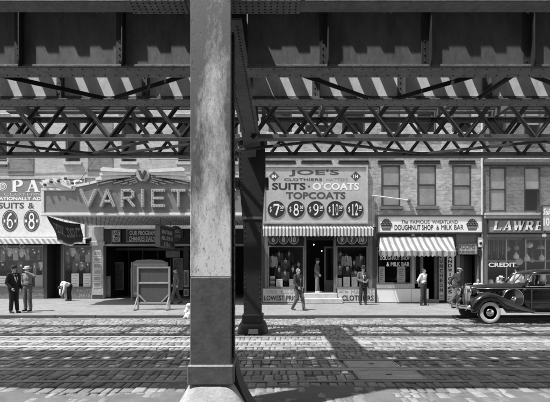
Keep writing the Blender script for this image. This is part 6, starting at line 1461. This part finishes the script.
for s in (-1, 1):
    c = V(cv(1.62, s * .63, .80)); w = MB().lathe([(.30, -.08), (.355, -.05), (.37, 0), (.355, .05), (.30, .08), (.05, .085)], c, 'y', 32).build('spare_wheel', 'car_black', car, True)
    MB().tube([c + V((.335 * math.cos(a), s * .065, .335 * math.sin(a))) for a in [2 * math.pi * k / 32 for k in range(32)]], .012, 5, True).build('spare_ring', 'chrome', w, True)
    MB().lathe([(.09, 0), (.08, s * .02), (.01, s * .03)], c + V((0, s * .085, 0)), 'y', 20).build('spare_badge', 'chrome', w, True)
    h = V(cv(.40, s * .40, 1.00)); l = MB().lathe([(.115, -.10), (.125, -.08), (.12, 0), (.10, .12), (.06, .22), (.01, .28)], h, 'x', 22).build('headlight', 'car_black', car, True)
    MB().lathe([(.118, -.104), (.128, -.10), (.128, -.08), (.118, -.078)], h, 'x', 22).build('rim', 'chrome', l, True); MB().lathe([(.115, -.105), (.08, -.125), (.01, -.132)], h, 'x', 20).build('lens', 'glass', l, True)
    MB().tube([h + V((.05, 0, -.1)), h + V((.08, -s * .02, -.25))], .03, 8).build('bracket', 'car_black', l)
    f = V(cv(.50, s * .66, 1.00)); MB().lathe([(.03, -.06), (.035, -.04), (.02, .1), (.004, .16)], f, 'x', 12).build('wing_lamp', 'chrome', car, True)
    MB().tube([cv(.03, s * .28, .48), cv(.3, s * .30, .46)], .025, 8).build('bumper_iron', 'chrome', car)
    MB().bbox(CX - .05, CX - .01, CYC + s * .22 - .03, CYC + s * .22 + .03, .42, .64, .015).build('overrider', 'chrome', car)
    hn = MB().tube([cv(3.02, s * .762, 1.03), cv(3.06, s * .80, 1.03), cv(3.16, s * .80, 1.02)], .014, 6).build('door_handle', 'chrome', car, True)
    dl = MB()
    for u in (2.2, 3.2, 3.98): dl.box(CX + u - .006, CX + u + .006, CYC + min(s * .70, s * .757), CYC + max(s * .70, s * .757), .40, 1.16)
    stuff(dl.build('door_gap', 'rubber', car))
bp = MB(); secs = []
for k in range(17):
    a = -1 + k / 8; y = a * .84; u = .0 + .14 * abs(a) ** 2.6
    secs.append([cv(u - .012, y, .47), cv(u - .035, y, .53), cv(u - .012, y, .59), cv(u + .012, y, .59), cv(u, y, .53), cv(u + .012, y, .47)])
MB().loft(secs).build('bumper', 'chrome', car, True)
gs = MB(); gs.loft([[cv(.40 + d, -w, z), cv(.30 + d, 0, z), cv(.40 + d, w, z), cv(.50, w, z), cv(.50, -w, z)] for z, w, d in ((.52, .17, .04), (.7, .215, .02), (.95, .235, .0), (1.10, .225, .0), (1.19, .17, .03), (1.225, .08, .06))])
gs.build('radiator_shell', 'chrome', car)
for k in range(-6, 7):
    if k == 0: continue
    y = k * .031; u = .28 + abs(y) / .235 * .10
    MB().tube([cv(u + .03, y * .8, .55), cv(u, y, .95), cv(u + .01, y, 1.12)], .007, 5).build('grille_bar', 'trim_dark' if k % 2 else 'chrome', car)
MB().tube([cv(.285, 0, .54), cv(.275, 0, .95), cv(.30, 0, 1.18), cv(.36, 0, 1.25)], .014, 6).build('grille_spine', 'chrome', car)
MB().cap(cv(.36, 0, 1.26), cv(.56, 0, 1.29), .02, .008, 8).build('mascot', 'chrome', car, True)
for k in range(7): MB().bbox(CX + .85 + k * .12, CX + .91 + k * .12, CYC - .47 - k * .018, CYC - .40 - k * .018, .86, 1.02, .004).build('louvre', 'car_black', car)
# inside: seats, steering wheel
for u in (2.75, 3.75): MB().bbox(CX + u, CX + u + .22, CYC - .58, CYC + .58, .6, 1.28, .06).build('seat', 'car_inner', car)
c = V(cv(2.42, -.3, 1.18)); MB().tube([c + V((.08 * math.sin(a), .19 * math.cos(a), .17 * math.sin(a))) for a in [2 * math.pi * k / 20 for k in range(20)]], .012, 6, True).build('steering_wheel', 'car_inner', car)
bpy.data.scenes.remove(TMP)
